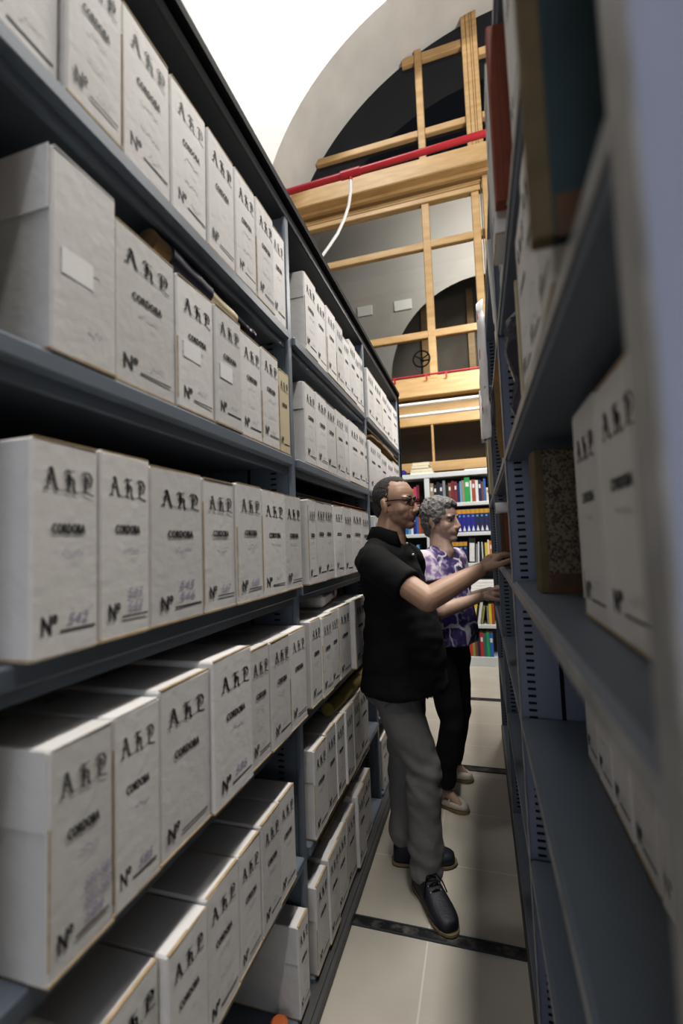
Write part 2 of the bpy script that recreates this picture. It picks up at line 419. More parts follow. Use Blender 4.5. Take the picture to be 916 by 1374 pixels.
# ------------------------------------------------------------------ timber window
def window():
    Y0, Y1 = 5.82, 5.9
    def bar(b, x0, x1, z0, z1, d=0.): b.box((x0, Y0 - d, z0), (x1, Y1, z1), 0, c=.008)
    w = struct(empty('window_1', (0, 0, 0)))
    b = MB()
    bar(b, .13, .325, 6.2, 8.30, .03)
    for gx in (.185, .235, .262): b.box((gx, Y0 - .034, 6.27), (gx + .006, Y0 - .029, 8.28), 1)
    bar(b, -.49, -.395, 6.2, 7.98); bar(b, 1.2, 1.3, 6.2, 8.3); bar(b, 2.0, 2.1, 6.2, 8.0)
    bar(b, -1.93, -.49, 6.755, 6.845, -.004); bar(b, -.395, .13, 6.755, 6.845, -.004); bar(b, .325, 3.6, 6.755, 6.845, -.004)
    bar(b, -.66, -.49, 7.815, 7.925, -.004); bar(b, -.395, .13, 7.815, 7.925, -.004); bar(b, .325, 2.2, 7.62, 7.72, -.004)
    b.box((-2.56, 5.62, 6.02), (4.0, Y1, 6.265), 0, c=.012)               # transom beam
    b.box((-2.56, 5.74, 5.975), (4.0, Y1, 6.02), 0, c=.006)
    b.box((-2.56, 5.80, 5.935), (4.0, Y1, 5.975), 1)
    bar(b, -2.56, 4.0, 5.80, 5.935, .02); b.box((-2.56, Y0 - .025, 5.865), (4, Y0 - .018, 5.872), 1)
    bar(b, -2.56, -2.465, 3.3, 5.80)
    bar(b, -.495, -.395, 3.45, 5.80); bar(b, .135, .235, 3.3, 5.80); bar(b, .275, .36, 3.3, 5.95, .05); bar(b, 1.3, 1.4, 3.3, 5.8)
    b.box((.25, Y0 - .02, 3.3), (.262, Y0, 5.9), 1)
    for z0, z1 in ((5.195, 5.29), (4.0, 4.095), (3.40, 3.495)): bar(b, -2.56, 3.9, z0, z1, -.004)
    b.box((-2.56, 5.68, 3.195), (4.0, Y1, 3.395), 0, c=.01)
    b.box((-2.56, 5.80, 3.15), (4.0, Y1, 3.195), 1)
    bar(b, -2.56, 4.0, 2.86, 3.15)
    b.box((-2.56, 5.76, 2.245), (4.0, Y1, 2.375), 0, c=.01)
    for x in (-1.62, -.62, .5): bar(b, x, x + .09, 0, 2.25)
    bar(b, -.515, -.485, 2.37, 2.86); bar(b, -1.4, -1.31, 2.37, 2.86); bar(b, .45, .54, 2.37, 2.86)
    b.box((-2.56, Y0, 0), (4.0, Y1, .9), 0)
    b.build('window_frame', [M['wood'], M['wood_groove']], w, smooth=30)
    g = MB(); g.add([(-2.56, 5.885, .9), (4.0, 5.885, .9), (4.0, 5.885, 6.1), (-2.56, 5.885, 6.1)], [(0, 1, 2, 3)])
    g.build('lower_glass', M['pane'], w)
    g = MB(); pts = [(-2.35, 6.2)]
    for i in range(33):
        a = math.pi - math.pi * i / 32
        x, z = .912 + 3.44 * math.cos(a), 4.817 + 3.44 * math.sin(a)
        if z > 6.2: pts.append((x, z))
    pts.append((4.17, 6.2))
    g.add([(x, 5.887, z) for x, z in pts], [tuple(range(len(pts)))])
    g.build('upper_glass', M['pane'], w)
window()
# brown block added behind the low pane for its reflection of wood
tag(MB().box((-2.2, 6.35, 0), (1.6, 6.75, 3.12), 0, c=.01).build('reflection_block', pmat('brown cupboard wood', (.10, .058, .02), .5, var=.2, scale=4)), 'brown wooden cupboard standing behind the low glass pane under the tubes', 'reflection block')

# red pipes, white tubes, cable
b = MB(); b.tube([(-5.9, 4.6, 5.32), (-1.9, 4.6, 5.408), (.3, 4.6, 5.455), (5.9, 4.6, 5.56)], .034, n=20)
pipe = b.build('sprinkler_pipe', M['red'], smooth=40)
tag(pipe, 'thick red overhead pipe crossing the arched window above both shelvings', 'pipe')
b = MB(); b.tube([(-1.24, 4.6, 5.423), (-1.02, 4.6, 5.427)], .045, n=20); b.tube([(-1.13, 4.6, 5.425), (-1.13, 4.6, 5.35)], .02, n=14)
b.tube([(-1.92, 4.6, 5.407), (-1.88, 4.6, 5.409)], .04, n=20)
b.build('pipe_tee', M['red'], pipe, smooth=40)
b = MB(); b.tube([(-1.13, 4.6, 5.348), (-1.135, 4.6, 5.22), (-1.165, 4.6, 5.06), (-1.22, 4.6, 4.92), (-1.30, 4.6, 4.78), (-1.40, 4.6, 4.66), (-1.52, 4.6, 4.53), (-1.75, 4.6, 4.3), (-2.1, 4.62, 3.9), (-2.3, 4.7, 3.2), (-2.35, 4.8, .02)], .017, n=10)
tag(b.build('hanging_cable', M['white'], smooth=60), 'white cable hanging from the red overhead pipe and curving behind the left shelving', 'cable')
b = MB(); b.tube([(-2.5, 5.66, 3.455), (3.9, 5.66, 3.455)], .012, n=12)
for x in (-.92, -.52, -.28, .4): b.box((x - .012, 5.65, 3.39), (x + .012, 5.67, 3.465), 0)
tag(b.build('heating_pipe', M['red'], smooth=40), 'thin red pipe clipped along the timber sill below the window panes', 'pipe')
for z, d in ((3.02, 'upper of two long white tubes running across the timber boards'), (2.885, 'lower of two long white tubes running just above the low pane')):
    b = MB(); b.tube([(-2.5, 5.4, z), (3.8, 5.4, z)], .019, n=14)
    o = b.build('white_tube', M['white'], smooth=40); tag(o, d, 'tube', 'white tubes across the window')
# hand wheel by the mullion
b = MB(); cx, cz = -.585, 3.715
b.tube([(cx + .105 * math.cos(a), 5.785, cz + .105 * math.sin(a)) for a in [2 * math.pi * i / 28 for i in range(28)]], .010, n=8, closed=True)
for a in (.5, 2.6, 4.7): b.tube([(cx, 5.79, cz), (cx + .1 * math.cos(a), 5.79, cz + .1 * math.sin(a))], .008, n=8)
b.tube([(cx, 5.77, cz), (cx, 5.86, cz)], .022, n=12); b.tube([(cx, 5.85, cz), (-.45, 5.85, cz)], .01, n=8)
tag(b.build('hand_wheel', M['black'], smooth=40), 'small black hand wheel beside the timber mullion at the foot of the panes', 'wheel')

# ------------------------------------------------------------------ shelving
def slots(b, xa, xb, y, z0, z1, pitch, m, h=.006):
    z = z0
    while z < z1:
        b.box((xa, y - .0008, z), (xb, y + .0008, z + h), m); z += pitch

LU = [.29, 1.395, 2.475, 3.60]
LZ = [.045, .44, .862, 1.262, 1.688, 2.112]
def left_shelving():
    r = empty('shelving_unit', (-.8, 1.9, 0))
    tag(r, 'long blue grey metal shelving packed with white archive boxes, left of the aisle', 'shelving')
    off = Vector((.8, -1.9, 0))
    def bld(b, name, mats):
        b.v = [tuple(Vector(v) + off) for v in b.v]; return b.build(name, mats, r, smooth=30)
    XF = -.58; D = .44
    for i, y in enumerate(LU):
        b = MB()
        b.box((XF - D, y - .012, .03), (XF, y + .012, 2.56), 0)
        b.box((XF - .012, y - .0165, .03), (XF + .003, y + .0165, 2.56), 0, c=.004)
        b.box((XF - .16, y - .014, .03), (XF - .15, y + .014, 2.56), 1)
        for sgn in (-1, 1): slots(b, XF - .075, XF - .055, y + sgn * .0125, .1, 2.5, .0185, 1)
        bld(b, 'upright', [M['steel'], M['slot']])
    for i in range(3):
        ya, yb = LU[i] + .0245, LU[i + 1] - .0245
        for k, z in enumerate(LZ):
            b = MB(); b.box((XF - D, ya, z - .032), (XF + .012, yb, z), 0, c=.004)
            b.box((XF - .02, ya, z - .055), (XF - .008, yb, z - .03), 0)
            bld(b, 'shelf_plate', [M['steel']])
    b = MB(); b.box((XF - D - .01, LU[0], .03), (XF - D, LU[3], 2.56), 0); bld(b, 'back_panel', [M['steel_dark']])
    b = MB(); b.box((XF - D - .01, LU[0] - .02, 2.52), (XF + .004, LU[3] + .02, 2.562), 0, c=.004); bld(b, 'top_plate', [M['steel_dark']])
    b = MB(); b.box((XF - D - .02, LU[0] - .03, 2.564), (XF + .022, LU[3] + .03, 2.60), 0, c=.006); bld(b, 'top_cover', [M['black']])
    b = MB(); b.box((XF - D, LU[3] + .024, .02), (XF + .012, LU[3] + .05, 2.60), 0, c=.004); bld(b, 'end_panel', [M['black']])
    b = MB(); b.box((XF - .02, LU[0] - .03, .004), (-.524, LU[3] + .05, .028), 0, c=.003); b.box((-.548, LU[0], .028), (-.54, LU[3] + .05, .034), 0)
    bld(b, 'base_rail', [M['rail']])
left_shelving()

RU = [.255, 1.352, 2.40, 3.45]
RZ = [.10, .56, .92, 1.28, 1.638, 1.993, 2.42]
def right_shelving():
    r = empty('shelving_unit', (.3, 1.9, 0))
    tag(r, 'tall slotted blue grey metal shelving, partly empty, right of the aisle', 'shelving')
    off = Vector((-.3, -1.9, 0))
    def bld(b, name, mats):
        b.v = [tuple(Vector(v) + off) for v in b.v]; return b.build(name, mats, r, smooth=30)
    XF = .08; D = .42
    for i, y in enumerate(RU):
        b = MB(); t = .0125
        b.box((XF + .002, y - t, .03), (XF + .102, y + t, 2.46), 0)
        b.box((XF + .113, y - t, .03), (XF + D, y + t, 2.46), 0)
        b.box((XF + .1, y - t + .006, .03), (XF + .115, y + t - .006, 2.46), 1)
        b.box((XF, y - .018, .03), (XF + .0035, y + .018, 2.46), 2, c=.0015)
        for sgn in ((-1, 1) if i else (1,)):
            slots(b, XF + .022, XF + .042, y + sgn * (t + .0005), .12, 2.4, .0185, 1)
        bld(b, 'upright', [M['steel_lit'] if i == 0 else M['steel_lav'] if i < 2 else M['steel'], M['slot'], M['steel_edge']])
    for i in range(3):
        ya, yb = RU[i] + .0185, RU[i + 1] - .0185
        for z in RZ:
            b = MB(); b.box((XF + .001, ya, z - .03), (XF + D, yb, z), 0, c=.007)
            b.box((XF - .0004, ya, z - .026), (XF + .002, yb, z - .007), 1, c=.0009)
            bld(b, 'shelf_plate', [M['steel'], M['steel_edge']])
    b = MB(); b.box((XF + D, RU[0], .03), (XF + D + .01, RU[3], 2.46), 0); bld(b, 'back_panel', [M['steel_lav']])
    b = MB(); b.box((XF - .006, RU[0] - .02, .004), (XF + .06, RU[3] + .03, .085), 0, c=.004); bld(b, 'base_rail', [M['rail']])
right_shelving()

# ------------------------------------------------------------------ lettering
def text_poly(body, off=0., shear=0., font_space=1.):
    cu = bpy.data.curves.new('t', 'FONT'); cu.body = body; cu.size = 1; cu.offset = off; cu.shear = shear; cu.space_character = font_space
    cu.resolution_u = 3
    o = bpy.data.objects.new('t', cu); C.objects.link(o)
    dg = bpy.context.evaluated_depsgraph_get(); dg.update()
    me = bpy.data.meshes.new_from_object(o.evaluated_get(dg))
    vs = [Vector(v.co) for v in me.vertices]; fs = [tuple(p.vertices) for p in me.polygons]
    bpy.data.objects.remove(o); bpy.data.curves.remove(cu); bpy.data.meshes.remove(me)
    x0 = min(v.x for v in vs); x1 = max(v.x for v in vs); y0 = min(v.y for v in vs); y1 = max(v.y for v in vs)
    return [((v.x - x0) / (x1 - x0), (v.y - y0) / (y1 - y0)) for v in vs], fs

def pen_letters():
    """A.H.P. in broad-nib black letter, drawn stroke by stroke"""
    vs = []; fs = []
    def stroke(pts, w, ang=38, thin=.012):
        pv = Vector((math.cos(R(ang)) * .8, math.sin(R(ang)) * 1.5)) * w * 1.05; thin = .016
        for a, c in zip(pts, pts[1:]):
            a = Vector(a); c = Vector(c); d = (c - a); n_ = Vector((-d.y, d.x)).normalized() * thin
            for q in (pv, n_):
                o = len(vs); vs.extend([a - q, a + q, c + q, c - q]); fs.append((o, o + 1, o + 2, o + 3))
    def dot(x, y, r_):
        o = len(vs); vs.extend([Vector((x - r_, y)), Vector((x, y - r_ * 2)), Vector((x + r_, y)), Vector((x, y + r_ * 2))]); fs.append((o, o + 1, o + 2, o + 3))
    T = lambda ox, sx, P: [(ox + sx * x, y) for x, y in P]
    A = lambda P: T(0, .30, P); H = lambda P: T(.385, .245, P); Q = lambda P: T(.72, .28, P)
    stroke(A([(.30, .86), (.40, 1.0), (.50, .92), (.74, .22), (.84, .10), (1.0, .12)]), .034)
    stroke(A([(.46, .92), (.36, .62), (.22, .22), (.10, .14)]), .016); stroke(A([(0, .10), (.16, .20), (.30, .12)]), .022)
    stroke(A([(.16, .48), (.30, .56), (.66, .44)]), .018); stroke(A([(.24, .66), (.34, .58)]), .022)
    stroke(H([(.02, .80), (.20, .98), (.60, .90), (.84, .98)]), .026); stroke(H([(.34, .90), (.34, .22), (.20, .12)]), .034)
    stroke(H([(.02, .10), (.22, .16), (.50, .06)]), .024); stroke(H([(.10, .52), (.34, .62), (.64, .66), (.80, .50), (.78, .16), (.96, .02)]), .032)
    stroke(H([(.46, .80), (.52, .36)]), .012); stroke(H([(.22, .72), (.46, .50)]), .014)
    stroke(Q([(.06, .82), (.26, .98), (.66, .94), (.86, .70), (.76, .40), (.42, .34)]), .030); stroke(Q([(.34, .90), (.34, .16)]), .034)
    stroke(Q([(.04, .10), (.30, .14), (.66, .06), (1.0, .0)]), .024); stroke(Q([(.52, .80), (.58, .46)]), .014); stroke(Q([(.14, .60), (.56, .62)]), .014)
    dot(.342, .10, .022); dot(.678, .08, .022)
    return [(v.x, v.y) for v in vs], fs
T_AHP = pen_letters()
T_COR = text_poly('CORDOBA', 0, 0, 1.12)
T_NO = text_poly('N\u00ba', .035)

def put(b, T, u0, u1, v0, v1, m=0, x=.0007, slope=0.):
    """lettering on a front face: u across 0..1, v up 0..1 (unit face)"""
    vs, fs = T
    b.add([(x, (u0 + (u1 - u0) * p[0]), v0 + (v1 - v0) * p[1] + slope * p[0]) for p in vs], fs, m)

def face_print(style):
    b = MB()
    du, dv = (style % 3 - 1) * .025, (style // 3 % 3 - 1) * .012
    put(b, T_AHP, .16 + du - .5, .90 + du - .5, .755 + dv, .872 + dv, 1 if style % 4 == 3 else 0)
    for k in (-1, 0, 1): put(b, T_COR, .28 + du - .5 + k * .007, .76 + du - .5 + k * .007, .566 + dv, .609 + dv, 0, .0007 + k * .0001)
    put(b, T_COR, .28 + du - .5, .76 + du - .5, .562 + dv, .613 + dv, 0, .00075)
    put(b, T_NO, .14 + du - .5, .36 + du - .5, .105 + dv, .195 + dv)
    b.box((.0004, .40 + du - .5, .108 + dv), (.0008, .92 + du - .5, .117 + dv), 0)
    return b.mesh('printed_lettering', [M['ink'], M['ink_grey']])
PRINTS = [face_print(i) for i in range(9)]
def top_print():
    b = MB(); vs, fs = T_NO
    b.add([(-.30 + .06 * p[1], -.36 + .5 * (p[0] * .5), .0006) for p in vs], fs, 0)
    b.box((-.302, -.06, .0004), (-.296, .42, .0007), 0)
    b.add([(-.2 + .03 * p[1], -.2 + .5 * p[0], .0006) for p in T_COR[0]], T_COR[1], 1)
    return b.mesh('printed_lettering', [M['ink'], M['ink_grey']])
TOPP = top_print()

def scribble(seed, w=.5, h=.05):
    r2 = random.Random(seed); b = MB(); x = 0; pts = []
    while x < w:
        pts.append((x, r2.uniform(0, h))); x += r2.uniform(.012, .035)
    for (a, za), (c, zc) in zip(pts, pts[1:]):
        b.add([(.0007, a, za), (.0007, c, zc), (.0007, c, zc + .006), (.0007, a, za + .006)], [(0, 1, 2, 3)])
    return b
def hand_mesh(seed, mat):
    b = MB(); r2 = random.Random(seed)
    for z in ([.47] if seed % 2 else [.47, .30]):
        s = scribble(seed + int(z * 100), r2.uniform(.3, .5), .028); b.add([(v[0], v[1] - .15, v[2] + z) for v in s.v], s.f, 0)
    s = scribble(seed + 9, .26, .05); b.add([(v[0], v[1] + .02, v[2] + .15) for v in s.v], s.f, 0)
    return b.mesh('handwritten_lettering', [mat])
HANDS = [hand_mesh(i * 3 + 1, M['pencil'] if i % 3 else M['pen']) for i in range(6)]
def number_mesh(lines, big=False):
    b = MB(); s = scribble(len(lines[0]) + int(lines[0][:3]), .33, .03)
    b.add([(v[0], v[1] - .08, v[2] + .455) for v in s.v], s.f, 0)
    for i, t in enumerate(reversed(lines)):
        T = text_poly(t, 0, .25); wd = .13 * len(t) * .8
        put(b, T, .0, min(wd, .45), .135 + i * .075, .19 + i * .075)
    return b.mesh('handwritten_lettering', [M['pen']])

ORD = ['first', 'second', 'third', 'fourth', 'fifth', 'sixth', 'seventh', 'eighth', 'ninth', 'tenth']
def archive_box(x, y, z, w, h, d, rz, label, group, style=None, hand=None, numbers=None, lid=None, toplet=False, flip=False, pale=False, tape=False):
    """origin at the foot of the printed face; depth runs along local -X"""
    b = MB()
    b.box((-d, -w / 2, 0), (0, w / 2, h), 0, c=.0035, jit=.0011)
    b.box((-d + .004, -w / 2 - .0003, .0015), (.0005, w / 2 + .0003, .0052), 1)           # worn kraft edge at the foot
    b.box((-.006, -w / 2 + .004, h - .0015), (.0003, w / 2 - .004, h + .0009), 1 if (style or 0) % 2 == 0 else 0)
    if rnd.random() < .35: b.box((-.0022, -w / 2 + .0005, .02), (.0003, -w / 2 + .0014, h - rnd.uniform(.02, .15)), 1)
    o = b.build('archive_box', [M['card'] if not pale else M['cream'], M['card_edge']], smooth=30)
    o.location = (x, y, z); o.rotation_euler = (0, 0, rz)
    tag(o, label, 'box', group)
    st = rnd.randrange(9) if style is None else style
    if st >= 0:
        p = link('printed_lettering', PRINTS[st % 9], o, (.0004, 0, 0)); p.scale = (1, w, h)
    if toplet:
        p = link('top_lettering', TOPP, o, (0, 0, h + .0002)); p.scale = (1, w, 1)
    if numbers:
        p = link('handwritten_lettering', number_mesh(numbers), o, (.0004, 0, 0)); p.scale = (1, w, h)
    elif hand is not None and hand >= 0:
        p = link('handwritten_lettering', HANDS[hand % 6], o, (.0004, 0, 0)); p.scale = (1, w, h)
    if lid:
        s = -1 if lid > 0 else 1
        q = MB(); yy = s * w / 2
        q.box((-d + .003, min(yy, yy + s * .0025), h - .10), (-.004, max(yy, yy + s * .0025), h + .001), 0, c=.001)
        q.build('lid_flap', M['card'], o)
    if tape:
        q = MB(); q.box((.0008, -w * .36, h * .40), (.0013, w * .1, h * .53), 0); q.build('paper_label', M['label'], o)
    return o

ROWN = ['bottom', 'fifth', 'fourth', 'third', 'second', 'top']
BAYN = ['near', 'middle', 'far']
def left_row(row, bay, bounds, xf, h, opts=None, lid_first=False, toplet=False):
    opts = opts or {}
    for i, (a, c) in enumerate(zip(bounds, bounds[1:])):
        o = dict(opts.get(i, {}))
        if o.get('skip'): continue
        dx = o.pop('dx', rnd.uniform(-.004, .004)); hh = o.pop('h', h + rnd.uniform(-.006, .004))
        extra = o.pop('note', None)
        if extra: lab = extra
        else: lab = 'white archive box %s from near end, %s shelf of left shelving, %s bay' % (ORD[i], ROWN[row], BAYN[bay])
        o.setdefault('hand', rnd.choice([-1, 0, 1, 2, 3, 4, 5])); o.setdefault('lid', 1 if (lid_first and i == 0) else None)
        archive_box(xf + dx, (a + c) / 2, LZ[row] + .0014, (c - a) - .0035, hh, .37, rnd.uniform(-.002, .002), lab,
                    '%s shelf boxes, %s bay of left shelving' % (ROWN[row], BAYN[bay]), toplet=toplet, **o)

L1, L2, L3, L4, L5, L6 = 5, 4, 3, 2, 1, 0
# top shelf
left_row(L1, 0, [.375, .516, .635, .774, .906, 1.034, 1.150, 1.270, 1.368], -.573, .304, {0: dict(dx=-.012), 1: dict(style=3, tape=False)})
left_row(L1, 1, [1.535, 1.665, 1.79, 1.92, 2.035, 2.14, 2.262, 2.36, 2.448], -.573, .306, {4: dict(h=.27), 3: dict(h=.295)}, lid_first=True)
left_row(L1, 2, [2.53, 2.70, 2.93, 3.11, 3.34, 3.56], -.573, .305)
# second shelf
left_row(L2, 0, [.486, .614, .781, .918, 1.044, 1.166, 1.285, 1.366], -.572, .29,
         {0: dict(h=.312, dx=.004, style=-1, hand=2, tape=True, note='tall plain white archive box with pasted label, near end of second left shelf'),
          2: dict(tape=True), 3: dict(tape=True), 6: dict(pale=True, h=.265, style=3, note='yellowed archive box last before the first upright, second shelf of left shelving')}, lid_first=True)
left_row(L2, 1, [1.505, 1.622, 1.755, 1.885, 2.015, 2.085, 2.26, 2.385, 2.447], -.572, .30, lid_first=True)
left_row(L2, 2, [2.52, 2.70, 2.86, 3.06, 3.28, 3.54], -.576, .30, {2: dict(h=.285), 3: dict(h=.28)})
# third shelf
nm = lambda t: 'white archive box numbered %s by hand on the third shelf of left shelving' % t
left_row(L3, 0, [.438, .551, .663, .823, .954, 1.086, 1.24, 1.377], -.545, .288,
         {0: dict(style=4, numbers=['542'], note=nm('542'), dx=.002), 1: dict(style=4, numbers=['543', '544'], note=nm('543 and 544')), 2: dict(style=2, numbers=['545', '546'], note=nm('545 and 546'), h=.286),
          3: dict(numbers=['547'], style=4, note=nm('547')), 4: dict(numbers=['548'], style=4, note=nm('548'))})
left_row(L3, 1, [1.424, 1.50, 1.606, 1.711, 1.834, 1.964, 2.169, 2.33], -.545, .290)
left_row(L3, 2, [2.52, 2.66, 2.80], -.56, .287)
# fourth shelf
left_row(L4, 0, [.462, .572, .678, .832, .997, 1.11, 1.237, 1.368], -.54, .283,
         {0: dict(style=3, numbers=['580-581', '582-583', '584'], note='white archive box numbered 580 to 584, nearest on the fourth shelf of left shelving', lid=1, dx=.003),
          1: dict(style=3, numbers=['585'], note='white archive box numbered 585 on the fourth shelf of left shelving'), 2: dict(h=.292), 3: dict(h=.302, dx=.004, numbers=['586'], style=2, note='white archive box numbered 586 on the fourth shelf of left shelving')}, toplet=True)
left_row(L4, 1, [1.424, 1.526, 1.638, 1.734, 1.90, 2.068, 2.2], -.545, .283, {4: dict(dx=.02)}, toplet=False)
left_row(L4, 2, [2.53, 2.66], -.56, .283)
# fifth shelf
left_row(L5, 0, [.56, .700, .822, .952, 1.062, 1.173, 1.283], -.555, .266, {0: dict(dx=-.01), 1: dict(dx=.006)}, toplet=True)
left_row(L5, 1, [1.443, 1.571, 1.685, 1.795, 1.907, 2.02, 2.19], -.555, .282, {}, lid_first=True)
left_row(L5, 2, [2.53, 2.68], -.57, .27)
# bottom
left_row(L6, 0, [1.285, 1.368], -.56, .245, {0: dict(h=.25, note='lone white archive box beside the first upright on the bottom shelf, left shelving')}, lid_first=True)
left_row(L6, 1, [1.425, 1.54, 1.655, 1.78, 1.915, 2.04, 2.21], -.56, .27, {0: dict(h=.262), 1: dict(h=.275, dx=.008), 4: dict(h=.285, dx=.012)}, lid_first=True)
left_row(L6, 2, [2.53, 2.66, 2.80], -.575, .26)

# things lying on the left boxes
def along(p0, p1, k): return Vector(p0).lerp(Vector(p1), k)
r = empty('rolled_banner', (-.62, .95, 2.005))
tag(r, 'rolled navy and cream banner lying on the second shelf boxes, left shelving', 'banner')
p0, p1 = Vector((-.615, .745, 2.028)), Vector((-.60, 1.155, 2.003))
inv = Matrix.Translation(-r.location)
for nm_, a, c, ra_, rb_, mt in (('torn_end', 0, .14, .027, .024, 'cork'), ('navy_sleeve', .12, .48, .028, .024, 'navy'), ('cream_sleeve', .47, .78, .022, .019, 'cream'), ('black_band', .77, .88, .02, .019, 'black'), ('grey_tip', .87, 1.0, .017, .021, 'bag')):
    b = MB(); N = 6
    b.tube([along(p0, p1, a + (c - a) * i / N) for i in range(N + 1)], [(ra_ + (rb_ - ra_) * i / N) * rnd.uniform(.94, 1.06) for i in range(N + 1)], n=16, T=inv)
    b.build(nm_, M[mt], r, smooth=45)
def bent_sheet(name, corners, sag, mat, thick=.004, n=10, T=None):
    b = MB(); a, c, d, e = [Vector(p) for p in corners]; vs = []; fs = []
    for lay in (0, 1):
        for i in range(n + 1):
            for j in range(n + 1):
                u, v = i / n, j / n
                p = a * (1 - u) * (1 - v) + c * u * (1 - v) + d * u * v + e * (1 - u) * v
                p = p + Vector((0, 0, 1)) * (sag * math.sin(u * math.pi * 1.5) + .006 * noise.noise(p * 9)) + Vector((0, 0, thick * lay))
                vs.append(p)
    m = (n + 1) * (n + 1)
    for lay in (0, 1):
        for i in range(n):
            for j in range(n):
                q = lay * m + i * (n + 1) + j; fs.append((q, q + 1, q + n + 2, q + n + 1))
    for i in range(n):
        for e0, st in ((i, 1), (n * (n + 1) + i, 1), (i * (n + 1), n + 1), (i * (n + 1) + n, n + 1)):
            fs.append((e0, e0 + st, m + e0 + st, m + e0))
    b.add(vs, fs); return b.build(name, mat, smooth=40)
f = MB()
f.box((-.90, 1.45, 1.556), (-.585, 2.44, 1.566), 0, c=.002); f.box((-.90, 1.45, 1.568), (-.592, 2.44, 1.580), 0, c=.002)
o = f.build('black_folder', M['black']); tag(o, 'flat black folder with orange edges lying on the third shelf boxes, middle bay', 'folder')
f = MB(); f.box((-.5849, 1.9, 1.5563), (-.5835, 2.44, 1.5585), 0); f.box((-.5919, 1.85, 1.5775), (-.590, 2.44, 1.5797), 0); f.build('orange_edge', M['orange'], o)
o = bent_sheet('kraft_folder', [(-.88, 2.55, 2.008), (-.88, 3.46, 2.01), (-.568, 3.46, 2.008), (-.568, 2.55, 2.01)], .010, M['kraft'], .012)
tag(o, 'worn brown kraft folder lying over the second shelf boxes in the far bay, left shelving', 'folder')
o = bent_sheet('white_envelope', [(-.80, 2.95, 2.040), (-.80, 3.38, 2.042), (-.585, 3.38, 2.040), (-.585, 2.95, 2.042)], .004, M['whitepaper'], .008)
tag(o, 'crumpled white envelope on the brown folder in the far bay, left shelving', 'envelope')
b = MB(); T = Matrix.Translation((-.66, 1.84, 1.1525)) @ Matrix.Rotation(R(8), 4, 'Z')
b.box((-.12, -.16, 0), (.05, .16, .050), 0, c=.012, T=T)
o = b.build('paper_bundle', M['whitepaper'], smooth=30); tag(o, 'white paper bundle tied with red ribbon on the fourth shelf boxes, middle bay', 'paper bundle')
b = MB(); b.box((-.122, .06, -.001), (.052, .072, .0515), 0, c=.002, T=T); b.box((.05, .03, .028), (.0535, .062, .036), 0, T=T); b.build('ribbon', M['ribbon'], o)
b = MB(); b.tube([(-.60, 1.72, .757), (-.59, 1.993, .757), (-.60, 2.36, .755)], [.026, .03, .027], n=14)
tag(b.build('paper_roll', M['gold'], smooth=45), 'yellowed paper roll lying on the fifth shelf boxes of left shelving, middle bay', 'paper roll')
for i, (ya, yb, z, mt, lb) in enumerate(((1.62, 1.98, .328, 'kraft', 'brown folder lying on the bottom shelf boxes, nearer of the two'), (2.02, 2.36, .335, 'bag', 'dark folder lying on the bottom shelf boxes, farther of the two'))):
    b = MB(); b.box((-.86, ya, z), (-.60, yb, z + .02), 0, c=.004); b.box((-.84, ya + .02, z + .021), (-.62, yb - .03, z + .034), 0, c=.004)
    tag(b.build('document_folder', M[mt]), lb, 'folder')
for i, (y, mt, lb) in enumerate(((2.86, 'gold', 'yellowed ledger upright on the bottom shelf, far bay, first after the boxes'), (2.93, 'cream', 'cream ledger upright on the bottom shelf, far bay, behind the yellowed one'), (3.0, 'whitepaper', 'white ledger upright on the bottom shelf, far bay, last of three'))):
    b = MB(); b.box((-.84, y - .028, .046), (-.57, y - .024, .32), 0); b.box((-.84, y + .024, .046), (-.57, y + .028, .32), 0); b.box((-.575, y - .028, .046), (-.57, y + .028, .32), 0); b.box((-.83, y - .0235, .05), (-.58, y + .0235, .315), 1)
    tag(b.build('ledger', [M[mt], M['paper']]), lb, 'book', 'ledgers on the far bay bottom shelf')
b = MB(); b.ecyl([(0, 0, 0, .022, .022), (0, 0, .032, .025, .025), (0, 0, .038, .018, .018)], T=Matrix.Translation((-.606, 1.238, .0458)))
tag(b.build('orange_tin', M['orange'], smooth=30), 'small orange tin on the bottom shelf beside the lone archive box', 'tin')

# ------------------------------------------------------------------ right shelving contents
PI = math.pi
def right_box(x, y0, y1, z, h, label, group, d=.24, style=None, hand=-1, **kw):
    return archive_box(x, (y0 + y1) / 2, z + .0014, (y1 - y0) - .003, h, d, PI + kw.pop('tilt', 0.), label, group, style=style, hand=hand, **kw)
right_box(.143, .30, .452, 1.28, .287, 'white archive box nearest the camera on the third plate, right shelving', 'boxes on the middle plate of right shelving', style=5, hand=1, d=.33)
right_box(.143, .455, .612, 1.28, .290, 'second white archive box on the middle plate of right shelving', 'boxes on the middle plate of right shelving', style=4, hand=2, d=.33)
right_box(.143, .615, .752, 1.28, .292, 'third white archive box on the middle plate of right shelving, lettering facing the aisle', 'boxes on the middle plate of right shelving', style=1, numbers=['38', '39'] and None, hand=4, d=.33)
right_box(.178, .80, .945, 1.28, .283, 'white archive box set back beside the marbled book, right shelving', 'boxes on the middle plate of right shelving', style=4, hand=0, d=.31)
for i, (a, c) in enumerate(((.60, .708), (.711, .816), (.819, .922), (.925, 1.030), (1.033, 1.129))):
    right_box(.20, a, c, .92, .285, 'white archive box %s from the near end on the second lowest plate, right shelving' % ORD[i], 'boxes on the lower plate of right shelving', style=i + 1, hand=i, d=.28)
